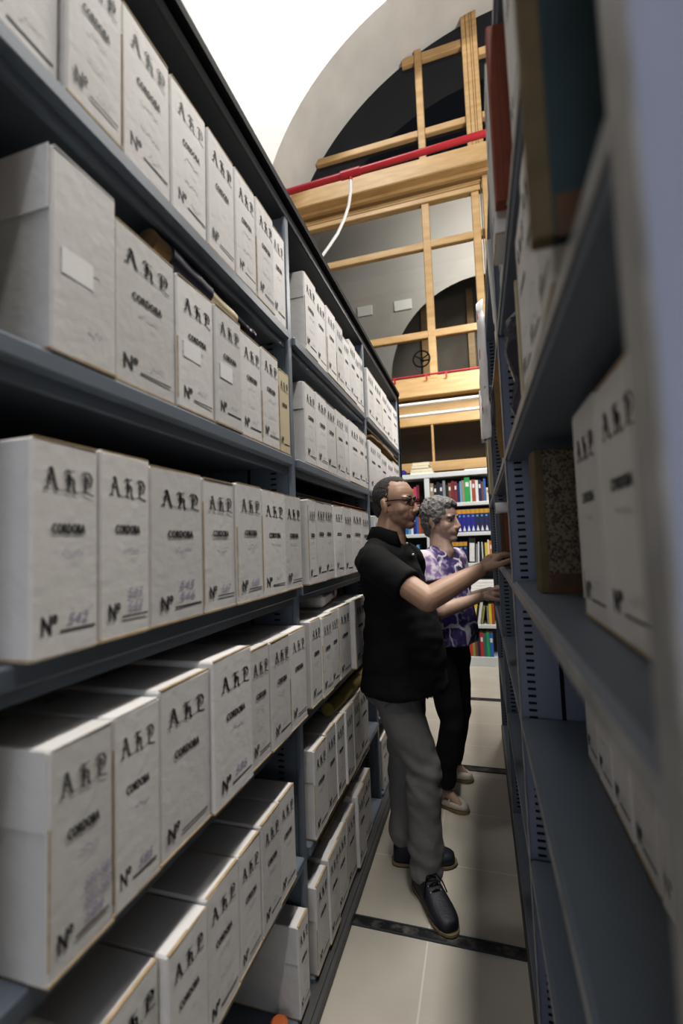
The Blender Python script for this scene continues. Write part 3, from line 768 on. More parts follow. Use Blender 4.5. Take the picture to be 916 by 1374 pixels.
# marbled old book standing
def old_book(name, loc, rz, w, t, h, cover, spine, label, corner=None, strap=False, tilt=0.):
    """cover faces local -Y, width along local X, spine at local x=0"""
    root = empty(name, loc, rz); root.rotation_euler = (0, tilt, rz)
    tag(root, label, 'book')
    b = MB(); b.box((0, 0, 0), (w, .004, h), 0, c=.0015); b.box((0, t - .004, 0), (w, t, h), 0, c=.0015); b.build('cover', cover, root)
    b = MB(); b.box((-.004, -.0006, 0), (.014, t + .0006, h), 0, c=.002); b.build('spine', spine, root)
    b = MB(); b.box((.014, .0045, .006), (w - .006, t - .0045, h - .006), 0); b.build('page_block', M['paper'], root)
    if corner:
        b = MB(); b.box((.0145, -.0012, -.0005), (w + .0005, .001, corner), 0); b.build('leather_strip', M['leather'], root)
    return root
old_book('ledger', (.122, 1.03, 1.2806), R(4), .22, .055, .30, M['marble'], M['tan'], 'old ledger with dark marbled cover standing on the middle plate, right shelving', corner=.04)
b = MB(); b.box((.148, 1.0245, 1.325), (.168, 1.0285, 1.34), 0, c=.003)
# big teal ledger close to the camera
old_book('ledger', (.058, .385, 1.6386), R(-2), .20, .018, .315, M['teal'], M['tan'], 'large dark teal ledger with tan spine jutting out beside the near right upright', corner=.032)
# boxes behind it on the same plate
GU = 'boxes on the fourth plate of right shelving'
right_box(.083, .47, .585, 1.638, .29, 'white archive box just behind the large teal ledger, right shelving', GU, style=5, hand=2, d=.3, tilt=-.03)
right_box(.086, .588, .70, 1.638, .285, 'second white archive box behind the large teal ledger, right shelving', GU, style=2, hand=3, d=.3)
right_box(.090, .703, .85, 1.638, .282, 'third white archive box behind the teal ledger, next to the tan board, right shelving', GU, style=7, hand=1, d=.3)
o = MB().box((.092, .862, 1.6386), (.34, .872, 1.95), 0, c=.002).build('tan_board', M['tan']); tag(o, 'tan board standing between white box and dark bag, right shelving', 'board')
def crumple(name, secs, mat, seed, amp=.012, n=22):
    b = MB(); vs = []; fs = []
    for (cx, cy, z, rx, ry) in secs:
        for j in range(n):
            a = 2 * PI * j / n; p = Vector((cx + rx * math.cos(a), cy + ry * math.sin(a), z))
            q = noise.noise(Vector((p.x * 18 + seed, p.y * 18, p.z * 14))) * amp
            vs.append(p + Vector((math.cos(a), math.sin(a), 0)) * q)
    k = len(secs)
    for i in range(k - 1):
        for j in range(n): fs.append((i * n + j, i * n + (j + 1) % n, (i + 1) * n + (j + 1) % n, (i + 1) * n + j))
    fs.append(tuple(range(n))); fs.append(tuple((k - 1) * n + j for j in range(n)))
    b.add(vs, fs); return b.build(name, mat, smooth=40)
o = crumple('plastic_bag', [(.20, 1.10, 1.6392, .095, .05), (.20, 1.10, 1.69, .115, .065), (.20, 1.10, 1.76, .10, .055), (.19, 1.10, 1.82, .112, .06), (.19, 1.10, 1.90, .10, .05), (.19, 1.10, 1.955, .05, .02)], M['bag'], 3, .018)
tag(o, 'crumpled dark plastic bag beside the first slotted upright, right shelving', 'bag')
o = MB().box((.098, .98, 1.6386), (.33, .992, 1.93), 0, c=.002).build('cardboard_sheet', M['cream']); tag(o, 'cream cardboard sheet standing in front of the dark plastic bag, right shelving', 'cardboard')
# fifth plate (z = 2.0) of the near bay
GT = 'boxes on the upper plate of right shelving'
right_box(.082, .47, .60, 1.993, .29, 'white archive box above the large teal ledger, right shelving', GT, style=-1, d=.3)
right_box(.084, .605, .735, 1.993, .33, 'tall white archive box next to the red brown ledger, right shelving', GT, style=3, d=.3)
o = MB().box((.092, .745, 1.9936), (.36, .80, 2.24), 0, c=.004).build('grey_binder', M['rail']); tag(o, 'grey binder between white box and red brown ledger, upper plate, right shelving', 'binder')
old_book('ledger', (.0685, .865, 2.0236), R(1), .24, .03, .352, M['redbrown'], M['redbrown'], 'tall red brown ledger jutting into the aisle from the upper right plate')
b = MB(); b.box((.10, .83, 1.9936), (.36, .895, 2.0226), 0, c=.004)
tag(b.build('flat_file', M['whitepaper']), 'thin white file lying under the red brown ledger, upper right plate', 'file')
right_box(.064, .92, 1.03, 1.993, .37, 'tall white archive box behind the red brown ledger, right shelving', GT, style=6, hand=3, d=.3)
right_box(.083, 1.035, 1.16, 1.993, .31, 'white archive box farther back on the upper plate, right shelving', GT, style=0, hand=1, d=.3)
# middle bay, upper plates
b = MB(); T = Matrix.Translation((.083, 1.47, 1.9938)) @ Matrix.Rotation(R(-2), 4, 'Y')
b.box((0, -.03, 0), (.26, .03, .33), 0, c=.004, T=T)
o = b.build('white_binder', M['white'], smooth=30); tag(o, 'slim white binder leaning on the upper plate past the first right upright', 'binder')
b = MB(); b.tube([(-.0012, 0, .06), (.0015, 0, .06)], .012, n=16, T=T); b.build('finger_hole', M['slot'], o)
o = crumple('kraft_folder', [(.17, 1.455, 1.6388, .10, .012), (.17, 1.455, 1.72, .104, .016), (.17, 1.455, 1.80, .10, .014), (.17, 1.455, 1.88, .098, .016), (.17, 1.455, 1.945, .092, .010)], M['kraft'], 8, .010)
tag(o, 'worn brown kraft folder standing behind the first slotted upright, right shelving', 'folder')
# torn white sheet hanging over the plate edge
def torn_sheet():
    b = MB(); n = 16; vs = []; fs = []
    r2 = random.Random(5)
    for i in range(n + 1):
        z = 1.80 + (2.37 - 1.80) * i / n
        wv = .5 + .35 * math.sin(i * .2) - (.25 if i > 13 else 0) - (.25 if i < 3 else 0)
        y0 = 1.92 - .10 * wv + r2.uniform(-.012, .012); y1 = 1.92 + .16 * wv + r2.uniform(-.02, .02)
        for j in range(7):
            y = y0 + (y1 - y0) * j / 6
            vs.append((.066 - .02 * math.sin(j / 6 * PI) + .008 * noise.noise(Vector((y * 14, z * 12, 0))) - .016 * (j / 6), y, z))
    for i in range(n):
        for j in range(6): fs.append((i * 7 + j, i * 7 + j + 1, (i + 1) * 7 + j + 1, (i + 1) * 7 + j))
    b.add(vs, fs)
    b.add([(.05, 1.86, 1.9955), (.05, 2.02, 1.9955), (.19, 2.0, 1.9945), (.19, 1.88, 1.9945)], [(0, 1, 2, 3)])
    o = b.build('torn_paper', M['whitepaper'], smooth=60)
    m = o.modifiers.new('s', 'SOLIDIFY'); m.thickness = .003
    q = MB()
    for (y, z, s) in ((1.86, 2.12, .02), (2.0, 1.95, .025), (1.9, 2.3, .018), (1.98, 2.2, .022), (1.88, 1.9, .015)):
        q.box((.0405, y - s, z - s * .5), (.0425, y + s * .4, z + s), 0)
    q.build('torn_red_patch', M['ribbon'], o)
    return o
tag(torn_sheet(), 'torn white paper hanging over the upper plate edge, middle bay, right shelving', 'paper')
for i, (y, x, h, mt, lb) in enumerate(((1.56, .10, .27, 'tan', 'tan ledger behind the slim white binder, upper plate, middle bay'), (1.63, .095, .30, 'redbrown', 'red ledger behind the tan ledger, upper plate, middle bay'), (1.70, .10, .28, 'black', 'black ledger before the torn white paper, upper plate, middle bay'))):
    old_book('ledger', (x, y, 1.9936), 0, .24, .045, h, M[mt], M[mt], lb)
b = MB(); b.box((.10, 1.55, 1.6386), (.34, 1.70, 1.70), 0, c=.004); o = b.build('document_box', M['kraft']); tag(o, 'flat brown document box on the fourth plate, middle bay, right shelving', 'box')
b = MB(); b.box((.10, 1.72, 1.6386), (.34, 1.86, 1.94), 0, c=.004); o = b.build('document_box', M['cream']); tag(o, 'upright cream document box on the fourth plate, middle bay, right shelving', 'box')
right_box(.045, 2.86, 2.98, 1.993, .30, 'white box jutting out of the upper plate in the far bay, right shelving', GT, style=-1, d=.3)
right_box(.09, 2.55, 2.84, 1.993, .30, 'wide white box in the far bay, upper plate, right shelving', GT, style=-1, d=.3)
old_book('ledger', (.075, 2.62, 1.6386), R(6), .24, .04, .30, M['gold'], M['cream'], 'gilt edged old ledger leaning in the far bay, right shelving')
old_book('ledger', (.08, 2.72, 1.6386), R(-3), .24, .035, .28, M['leather'], M['cream'], 'brown leather ledger in the far bay behind the gilt edged one, right shelving')
# book and paper roll the man reaches for
old_book('ledger', (.088, 1.98, 1.2806), 0, .24, .045, .215, M['redbrown'], M['leather'], 'brown leather ledger at the hand of the man, right shelving')
b = MB(); b.tube([(.07, 2.0, 1.5205), (.30, 2.0, 1.5205)], .0235, n=20); b.tube([(.069, 2.0, 1.5205), (.0705, 2.0, 1.5205)], .012, 1, n=16)
o = b.build('paper_roll', [M['whitepaper'], M['slot']], smooth=40); tag(o, 'white paper roll lying on the brown ledger above the man\'s hand', 'paper roll')

# ------------------------------------------------------------------ bookcase at the end of the aisle
BZ = [.10, .45, .77, 1.125, 1.47, 1.808]
BY0, BY1 = 5.30, 5.58
def bookcase():
    r = empty('bookcase', (-.2, 5.45, 0)); tag(r, 'light grey metal bookcase full of colourful books at the end of the aisle', 'bookcase')
    off = Vector((.2, -5.45, 0))
    def bld(b, name, mats):
        b.v = [tuple(Vector(v) + off) for v in b.v]; return b.build(name, mats, r, smooth=30)
    for x in (-1.60, -.578, .46):
        b = MB(); b.box((x, BY0, 0), (x + .059, BY1, 2.11), 0, c=.004); bld(b, 'side_post', [M['lightgrey']])
    for xa, xb in ((-1.541, -.578), (-.519, .46)):
        for z in BZ[1:]:
            b = MB(); b.box((xa, BY0 + .003, z - .042), (xb, BY1, z), 0, c=.004); bld(b, 'shelf_board', [M['lightgrey']])
        b = MB(); b.box((xa, BY0 + .002, 0), (xb, BY1, .10), 0, c=.003); bld(b, 'plinth', [M['lightgrey']])
    b = MB(); b.box((-1.62, BY0 - .004, 2.11), (.53, BY1, 2.165), 0, c=.004); bld(b, 'top_board', [M['lightgrey']])
    b = MB(); b.box((-1.6, BY1, 0), (.52, BY1 + .01, 2.11), 0); bld(b, 'back_panel', [M['steel_dark']])
bookcase()
COL = {'tan': (.30, .22, .14), 'black': (.012, .012, .014), 'navy': (.012, .02, .075), 'dkred': (.16, .02, .03), 'red': (.42, .035, .02), 'green': (.02, .30, .085), 'white': (.62, .62, .62), 'brown': (.16, .06, .03),
       'rust': (.30, .075, .04), 'grey': (.22, .22, .23), 'blue': (.03, .12, .36), 'sky': (.12, .32, .50), 'cream': (.58, .51, .37), 'yellow': (.62, .46, .03), 'orange': (.52, .17, .015), 'royal': (.018, .018, .22), 'amber': (.50, .27, .02),
       'teal': (.02, .14, .16), 'olive': (.24, .23, .06), 'pink': (.45, .05, .14)}
BM = {k_: pmat(k_ + ' book cloth', v_, .55, var=.12, scale=30) for k_, v_ in COL.items()}
NAMES = dict(dkred='dark red', tan='tan', sky='pale blue', royal='royal blue', rust='rust red', olive='olive green', teal='dark teal')
ROWB = {.10: 'lowest', .45: 'second lowest', .77: 'third', 1.125: 'fourth', 1.47: 'second highest', 1.808: 'top'}
def make_book(x0, w, h, z, col, label, group, lean=0., deep=.17, emblem=False):
    b = MB(); t = min(.003, w * .2)
    b.box((0, .004, 0), (t, deep, h), 0); b.box((w - t, .004, 0), (w, deep, h), 0); b.box((0, 0, 0), (w, .005, h), 0, c=.0015)
    b.box((t, .005, .003), (w - t, deep - .004, h - .005), 1)
    o = b.build('book', [BM[col], M['paper']])
    o.location = (x0, BY0 + .02, z + .0006); o.rotation_euler = (0, lean, 0)
    tag(o, label, 'book', group)
    if emblem:
        q = MB(); q.box((.001, -.0012, h * .80), (w - .001, .0008, h * .985), 0); q.build('spine_band', BM['amber'], o)
        q = MB(); q.prism([(w * .18, .012), (w * .82, .012), (w * .72, .035), (w * .5, .075), (w * .28, .035)], -.0012, .0008); q.build('spine_emblem', BM['white'], o)
        q = MB(); q.box((w * .28, -.0012, h * .66), (w * .72, .0008, h * .73), 0); q.build('spine_label', BM['sky'], o)
    elif w > .03:
        q = MB(); q.box((w * (.12 if w > .07 else .2), -.0009, h * (.05 if w > .07 else .62)), (w * (.88 if w > .07 else .8), .0006, h * .80), 0); q.build('spine_label', BM['white' if col not in ('white', 'cream') else 'grey'], o)
    return o
def book_row(x, z, items, side):
    seen = {}
    for it in items:
        w, h, col = it[:3]; kw = it[3] if len(it) > 3 else {}
        gap = kw.pop('gap', .0008) if kw else .0008
        x += gap
        seen[col] = seen.get(col, 0) + 1
        nmc = NAMES.get(col, col); od = ORD[seen[col] - 1] if seen[col] <= 10 else 'last'
        lab = '%s %s book from the left, %s board, %s of bookcase' % (od, nmc, ROWB[z], side)
        ln = kw.get('lean', 0.)
        make_book(x, w, h, z + w * math.sin(ln), col, lab, 'books on the %s board of the bookcase, %s' % (ROWB[z], side), **kw)
        x += w
Rr, Ll = 'right section', 'left section'
book_row(-.516, 1.808, [(.04, .24, 'tan'), (.035, .22, 'black'), (.03, .25, 'black'), (.035, .23, 'navy'), (.03, .26, 'grey'), (.03, .21, 'black'), (.034, .23, 'brown'), (.03, .25, 'dkred'), (.032, .24, 'dkred'), (.028, .22, 'navy'), (.02, .24, 'sky'), (.03, .25, 'tan'),
                        (.06, .28, 'green'), (.018, .24, 'white'), (.038, .25, 'rust'), (.03, .24, 'white'), (.032, .24, 'navy'), (.022, .22, 'brown'), (.026, .25, 'blue'), (.036, .15, 'cream'), (.034, .148, 'cream'), (.036, .15, 'cream'), (.034, .147, 'cream'), (.036, .22, 'navy'), (.04, .24, 'black')], Rr)
book_row(-1.0, 1.808, [(.03, .22, 'olive'), (.03, .21, 'brown'), (.035, .2, 'dkred'), (.03, .22, 'teal'), (.025, .17, 'sky'), (.03, .18, 'grey'), (.03, .19, 'teal'), (.024, .18, 'white'), (.026, .2, 'red'), (.028, .19, 'orange'), (.03, .21, 'pink'), (.03, .23, 'dkred')], Ll)
book_row(-.516, 1.47, [(.0475, .258, 'royal', dict(emblem=True)) for _ in range(10)][:10] + [(.0475, .258, 'navy', dict(emblem=True)) for _ in range(9)], Rr)
book_row(-1.0, 1.47, [(.03, .22, 'grey'), (.03, .2, 'white'), (.03, .22, 'sky'), (.03, .21, 'white'), (.03, .22, 'teal'), (.03, .2, 'sky'), (.028, .22, 'blue'), (.03, .21, 'sky'), (.026, .23, 'white'), (.035, .24, 'royal'), (.025, .2, 'blue'), (.03, .22, 'rust'), (.03, .2, 'brown')], Ll)
book_row(-.516, 1.125, [(.0475, .24, 'royal', dict(emblem=True)) for _ in range(6)] + [(.045, .24, 'navy', dict(emblem=True)), (.045, .24, 'navy', dict(emblem=True)), (.072, .275, 'black', dict(gap=.006, lean=.05)), (.02, .21, 'grey', dict(gap=.004, lean=.05)), (.016, .23, 'white', dict(gap=.002, lean=.05)), (.02, .2, 'black', dict(gap=.012)), (.012, .23, 'white'), (.02, .21, 'navy'), (.03, .22, 'yellow'), (.016, .25, 'white'), (.04, .24, 'orange'), (.04, .238, 'orange'), (.02, .22, 'yellow'), (.022, .24, 'white'), (.03, .22, 'red')], Rr)
book_row(-1.0, 1.125, [(.03, .22, 'blue'), (.03, .2, 'grey'), (.04, .23, 'black'), (.03, .22, 'dkred'), (.03, .2, 'tan'), (.03, .22, 'navy'), (.03, .21, 'white'), (.03, .22, 'brown'), (.04, .2, 'green'), (.03, .22, 'sky')], Ll)
book_row(-.516, .45, [(.04, .24, 'navy'), (.03, .22, 'red'), (.04, .23, 'yellow'), (.03, .2, 'white'), (.04, .24, 'brown'), (.04, .22, 'blue'), (.03, .23, 'white'), (.03, .2, 'olive'), (.035, .22, 'navy'), (.03, .21, 'yellow', dict(gap=.01)), (.014, .22, 'dkred', dict(gap=.004, lean=.17)), (.036, .22, 'yellow', dict(gap=.004, lean=.17)), (.014, .2, 'black', dict(gap=.006, lean=.17)), (.03, .24, 'white', dict(gap=.004, lean=.17)), (.024, .20, 'olive', dict(gap=.006, lean=.17)), (.02, .2, 'grey', dict(gap=.044)), (.03, .22, 'yellow'), (.03, .22, 'rust')], Rr)
book_row(-.516, .10, [(.04, .26, 'dkred'), (.04, .24, 'navy'), (.03, .25, 'brown'), (.04, .24, 'red'), (.03, .25, 'white'), (.04, .24, 'yellow'), (.024, .22, 'olive'), (.02, .24, 'yellow'), (.02, .22, 'amber'), (.014, .2, 'white'), (.018, .26, 'brown'), (.02, .25, 'dkred'), (.03, .26, 'red'), (.03, .24, 'olive'), (.026, .25, 'brown'), (.026, .24, 'navy'), (.036, .26, 'red'), (.03, .25, 'teal'), (.03, .26, 'green'), (.04, .25, 'blue')], Rr)
# white page front of the black binder is its pale spine label
b = MB()
for i in range(5): b.box((-.20 + .004 * (i % 2), 5.33, .7706 + i * .032), (.24 - .006 * (i % 3), 5.55, .7706 + i * .032 + .031), 0, c=.004)
tag(b.build('paper_stack', M['whitepaper']), 'stack of pale papers lying on the third board of the bookcase', 'papers')
# on top of the bookcase
for i, (x0, x1, y0) in enumerate(((-.74, -.47, 5.34), (-.73, -.48, 5.345), (-.72, -.52, 5.34), (-.71, -.51, 5.35))):
    z = 2.1656 + i * .036
    b = MB(); b.box((x0, y0, z), (x1, y0 + .2, z + .004), 0); b.box((x0, y0, z + .031), (x1, y0 + .2, z + .035), 0); b.box((x0, y0 + .195, z), (x1, y0 + .2, z + .035), 0); b.box((x0 + .004, y0 + .002, z + .0042), (x1 - .004, y0 + .19, z + .0308), 1)
    tag(b.build('book', [BM['cream'], M['paper']]), ['lowest', 'second lowest', 'third', 'topmost'][i] + ' cream book of the stack lying on top of the bookcase', 'book', 'cream books stacked on the bookcase')
b = MB(); b.box((-.86, 5.33, 2.1656), (-.80, 5.5, 2.23), 0, c=.004); tag(b.build('blue_box', BM['royal']), 'small dark blue box on top of the bookcase beside the cream books', 'box')
b = MB(); b.box((-.13, 5.32, 2.1656), (.40, 5.54, 2.172), 0, c=.001); b.box((-.12, 5.325, 2.1725), (.39, 5.53, 2.180), 0, c=.001); tag(b.build('paper_sheaf', M['whitepaper']), 'flat white sheaf of paper lying on the right of the bookcase top', 'papers')

# ------------------------------------------------------------------ people
def blob(name, b, mat, parent, voxel, smooth=6, disp=None, tint=None, decimate=None):
    me = b.mesh('tmp', [])
    o = bpy.data.objects.new('tmp', me); C.objects.link(o)
    m = o.modifiers.new('r', 'REMESH'); m.mode = 'VOXEL'; m.voxel_size = voxel
    if smooth: s = o.modifiers.new('s', 'SMOOTH'); s.factor = .5; s.iterations = smooth
    dg = bpy.context.evaluated_depsgraph_get(); dg.update()
    out = bpy.data.meshes.new_from_object(o.evaluated_get(dg))
    bpy.data.objects.remove(o); bpy.data.meshes.remove(me)
    out.name = name; out.materials.clear(); out.materials.append(mat)
    if disp:
        ns = [v.normal.copy() for v in out.vertices]
        for v, n_ in zip(out.vertices, ns): v.co = v.co + disp(v.co.copy(), n_)
    out.polygons.foreach_set('use_smooth', [True] * len(out.polygons))
    if tint:
        ca = out.color_attributes.new('tint', 'FLOAT_COLOR', 'POINT')
        for i, v in enumerate(out.vertices): ca.data[i].color = (*tint(v.co), 1)
    out.update()
    return link(name, out, parent)

def head_parts(b, T, fem=False):
    e = lambda c, r, rot=None: b.ell(c, r, T=T, rot=rot)
    e((-.012, 0, .038), (.095, .075, .085)); e((.03, 0, .03), (.058, .067, .068))
    jw = .050 if fem else .056
    e((.034, 0, -.025), (.053, .062, .075)); e((.022, 0, -.060), (.066, jw, .050)); e((.045, 0, -.078), (.044, jw * .78, .034))
    e((.072, 0, -.097), (.023, .026, .020)); e((-.005, 0, -.035), (.07, .064, .058)); e((.010, 0, -.085), (.05, .046, .03))
    for s in (-1, 1):
        e((.052, .034 * s, -.030), (.030, .027, .030)); e((.074, .026 * s, .0215), (.0165, .030, .0095))
        e((.098, .0115 * s, -.0405), (.0125, .0080, .0085)); e((.062, .024 * s, -.055), (.026, .024, .028))
        rot = Matrix.Rotation(R(-14), 3, 'Y') @ Matrix.Rotation(R(16 * s), 3, 'Z')
        e((-.012, .0745 * s, -.012), (.019, .008, .033), rot); e((-.006, .076 * s, -.036), (.010, .007, .012))
        e((-.015, .081 * s, -.006), (.016, .0055, .027), rot)
        e((.062, .031 * s, .0), (.0165, .0165, .0125))
    b.cap((.087, 0, .012), .0085, (.108, 0, -.034), .0115, T=T); b.cap((.098, 0, -.02), .011, (.102, 0, -.042), .0105, T=T)
    e((.078, 0, -.062), (.0195, .032, .026)); e((.0915, 0, -.0640), (.0080, .021, .0048)); e((.0895, 0, -.0750), (.0080, .019, .0054))

def head_tint(Tinv, stub, base=(1, 1, 1)):
    def f(co):
        p = Tinv @ co
        t = Vector((1, 1, 1))
        if .0 < p.x and -.14 < p.z < .14 and abs(p.y) < .1 and p.x < .14:
            if p.x > .075 and abs(p.y) < .024 and -.082 < p.z < -.058: t = Vector((.80, .68, .68)) if not stub else Vector((.66, .56, .56))
            elif stub and p.z < -.035 and p.x > -.02: t = Vector((.74, .73, .74))
            if abs(abs(p.y) - .031) < .02 and abs(p.z - .001) < .013 and p.x > .05: t = t * .72
        return t
    return f

def frame(origin, yaw, pitch=0., roll=0.):
    return Matrix.Translation(origin) @ Matrix.Rotation(yaw, 4, 'Z') @ Matrix.Rotation(pitch, 4, 'Y') @ Matrix.Rotation(roll, 4, 'X')

def hand(b, wrist, d, nrm, thumb_sign, curl=(.25, .35, .3), spread=.09, size=1., lens=(.072, .080, .075, .060), thumb_open=.7):
    """palm + four unequal bent fingers + thumb; d = direction of the fingers, nrm = back of the hand"""
    d = Vector(d).normalized(); nrm = Vector(nrm); nrm = (nrm - d * nrm.dot(d)).normalized(); s = d.cross(nrm) * thumb_sign
    w = Vector(wrist); S = size
    # palm as a fan of capsules
    for k, off in enumerate((.029, .010, -.010, -.028)):
        b.cap(w + s * off * .55 * S, .0125 * S, w + d * (.088 - .006 * abs(k - 1)) * S + s * off * S, .0112 * S)
    b.ell(w + d * .045 * S - nrm * .006 * S, (.030 * S,) * 3, rot=None)
    tips = []
    for k, off in enumerate((.030, .010, -.011, -.030)):
        base = w + d * (.088 - .006 * abs(k - 1)) * S + s * off * S
        a = 0.; p = base; L = lens[k] * S
        for q, (fr, cu) in enumerate(zip((.46, .31, .23), curl)):
            a += cu + .05 * k * .3
            dd = (d * math.cos(a) - nrm * math.sin(a) + s * spread * (1.2 - k) * .5).normalized()
            p2 = p + dd * L * fr
            b.cap(p, (.0094 - .0010 * q) * S, p2, (.0088 - .0011 * q) * S, n=12); p = p2
        tips.append(p)
    tb = w + d * .022 * S + s * .024 * S
    t1 = tb + (d * .75 + s * thumb_open - nrm * .25).normalized() * .042 * S
    t2 = t1 + (d * .95 + s * thumb_open * .35 - nrm * .3).normalized() * .032 * S
    t3 = t2 + (d * .95 + s * .0 - nrm * .3).normalized() * .022 * S
    b.cap(tb, .0150 * S, t1, .0115 * S); b.cap(t1, .0112 * S, t2, .0100 * S); b.cap(t2, .0100 * S, t3, .0085 * S)
    return tips

def shoe_loft(b, T, L, secs, m=0, n=18, zmin=0.):
    """secs: (t along the length, half width, height, z of underside)"""
    vs = []; fs = []
    for t, hw, h, zb in secs:
        for j in range(n):
            a = 2 * PI * j / n
            y = math.copysign(abs(math.cos(a)) ** .7, math.cos(a)) * hw
            z = zb + (math.sin(a) * .5 + .5) * h if math.sin(a) > 0 else zb + .5 * h + math.copysign(abs(math.sin(a)) ** .35, math.sin(a)) * .5 * h
            vs.append(T @ Vector((t * L, y, z)))
    k = len(secs)
    for i in range(k - 1):
        for j in range(n): fs.append((i * n + j, i * n + (j + 1) % n, (i + 1) * n + (j + 1) % n, (i + 1) * n + j))
    fs.append(tuple(range(n))); fs.append(tuple((k - 1) * n + j for j in range(n)))
    b.add(vs, fs, m)
def outline(L, W):
    pts = []
    for t, w_ in ((0, .30), (.02, .52), (.08, .70), (.2, .74), (.38, .70), (.55, .86), (.7, 1.0), (.82, .96), (.91, .78), (.97, .5), (1.0, .2)): pts.append((t * L, w_ * W))
    return [(x, y) for x, y in pts] + [(x, -y) for x, y in reversed(pts)]

def sneaker(parent, heel, toe, up=.105):
    h = Vector((*heel, 0)); t = Vector((*toe, 0)); L = (t - h).length; yaw = math.atan2(t.y - h.y, t.x - h.x)
    T = Matrix.Translation(h) @ Matrix.Rotation(yaw, 4, 'Z')
    b = MB()
    shoe_loft(b, T, L, [(.015, .020, .06, .012), (.04, .032, .084, .010), (.14, .038, .092, .010), (.28, .039, .096, .010), (.42, .042, .092, .010), (.55, .047, .074, .010), (.7, .050, .056, .010), (.84, .047, .047, .010), (.94, .036, .040, .010), (.985, .019, .030, .012)])
    o = b.build('shoe', M['shoe_navy'], parent, smooth=60)
    s = o.modifiers.new('s', 'SUBSURF'); s.levels = 1; s.render_levels = 1
    b = MB(); ol = outline(L + .008, .049)
    b.prism([(x - .004, y) for x, y in ol], .005, .0145, ax=2, T=T); b.build('sole', M['sole'], o, smooth=40)
    b = MB(); b.prism([(x - .003, y * .98) for x, y in ol], .0006, .0062, ax=2, T=T); b.build('outsole', M['sole_black'], o)
    b = MB()
    for i in range(4):
        x = L * (.46 + .058 * i); z = .108 - .0105 * i - .0022 * i * i * .5
        b.tube([T @ Vector((x, -.020, z - .008)), T @ Vector((x + .004, 0, z + .003)), T @ Vector((x, .020, z - .008))], .0030, n=8)
    for s_ in (-1, 1):
        b.tube([T @ Vector((L * .45, 0, .112)), T @ Vector((L * .47, .020 * s_, .115)), T @ Vector((L * .53, .038 * s_, .092)), T @ Vector((L * .57, .048 * s_, .06))], .0026, n=8)
    b.build('lace', M['black'], o, smooth=50)
    b = MB()
    for i in range(4):
        for s_ in (-1, 1): b.ell(T @ Vector((L * (.46 + .058 * i), .0215 * s_, .100 - .0118 * i)), .0028, nu=8, nv=6)
    b.build('eyelet', M['steel_edge'], o)
    return T

def mary_jane(parent, heel, toe):
    h = Vector((*heel, 0)); t = Vector((*toe, 0)); L = (t - h).length; yaw = math.atan2(t.y - h.y, t.x - h.x)
    T = Matrix.Translation(h) @ Matrix.Rotation(yaw, 4, 'Z')
    b = MB()
    shoe_loft(b, T, L, [(.02, .018, .048, .016), (.06, .027, .056, .014), (.2, .031, .046, .014), (.4, .032, .036, .014), (.55, .037, .038, .014), (.66, .040, .046, .014), (.78, .039, .042, .014), (.9, .030, .034, .014), (.975, .016, .024, .015)])
    o = b.build('shoe', M['shoe_cream'], parent, smooth=60)
    b = MB(); ol = outline(L + .006, .042)
    b.prism([(x - .003, y) for x, y in ol], .0006, .0155, ax=2, T=T); b.build('sole', M['sole'], o, smooth=40)
    b = MB(); b.tube([T @ Vector((L * .56, y, .038 + .040 * math.sqrt(max(0, 1 - (y / .037) ** 2)))) for y in (-.0365, -.033, -.024, -.012, 0, .012, .024, .033, .0365)], .008, n=10, sy=.5)
    b.build('strap', M['shoe_cream'], o, smooth=50)
    b = MB()
    for i in range(4):
        for j in range(-2, 3):
            b.ell(T @ Vector((L * (.68 + .06 * i), .011 * j * (1 - .1 * i), .0615 - .0105 * i * .7 - abs(j) * .0035)), .0016, nu=6, nv=4)
    b.build('perforation', M['kraft'], o)
    return T

def frustum(b, p0, r0, p1, r1, T=None, n=24, flat=1.):
    """limb sleeve with flat cut ends"""
    p0, p1 = Vector(p0), Vector(p1); b.tube([p0.lerp(p1, i / 5) for i in range(6)], [r0 + (r1 - r0) * i / 5 for i in range(6)], n=n, T=T)

def fold(p, n_, freq, amp, seed):
    return n_ * (noise.noise(Vector((p.x * freq[0] + seed, p.y * freq[1], p.z * freq[2]))) * amp)

def glasses(parent, T):
    root = MB()
    for s in (-1, 1):
        pts = []
        for i in range(24):
            a = 2 * PI * i / 24
            y = .026 * math.copysign(abs(math.cos(a)) ** .7, math.cos(a)); z = .0165 * math.copysign(abs(math.sin(a)) ** .7, math.sin(a))
            pts.append((.1 - .10 * (abs(y + .033 * s) - .033) ** 1 * .25, .033 * s + y, z + .001))
        root.tube([T @ Vector(p) for p in pts], .0019, n=8, closed=True)
        root.tube([T @ Vector(p) for p in ((.0965, .058 * s, .009), (.092, .066 * s, .011), (.05, .0735 * s, .011), (.0, .079 * s, .009), (-.02, .0805 * s, .0), (-.032, .0805 * s, -.014))], .0024, n=8)
    root.tube([T @ Vector(p) for p in ((.1005, -.008, .006), (.104, 0, .009), (.1005, .008, .006))], .0019, n=8)
    o = root.build('glasses', M['glass_frame'], parent, smooth=50)
    for s in (-1, 1):
        b = MB(); pts = []
        for i in range(20):
            a = 2 * PI * i / 20
            pts.append(T @ Vector((.0995, .033 * s + .025 * math.copysign(abs(math.cos(a)) ** .7, math.cos(a)), .001 + .0155 * math.copysign(abs(math.sin(a)) ** .7, math.sin(a)))))
        b.add(pts, [tuple(range(20))]); b.build('lens', M['lens'], o)

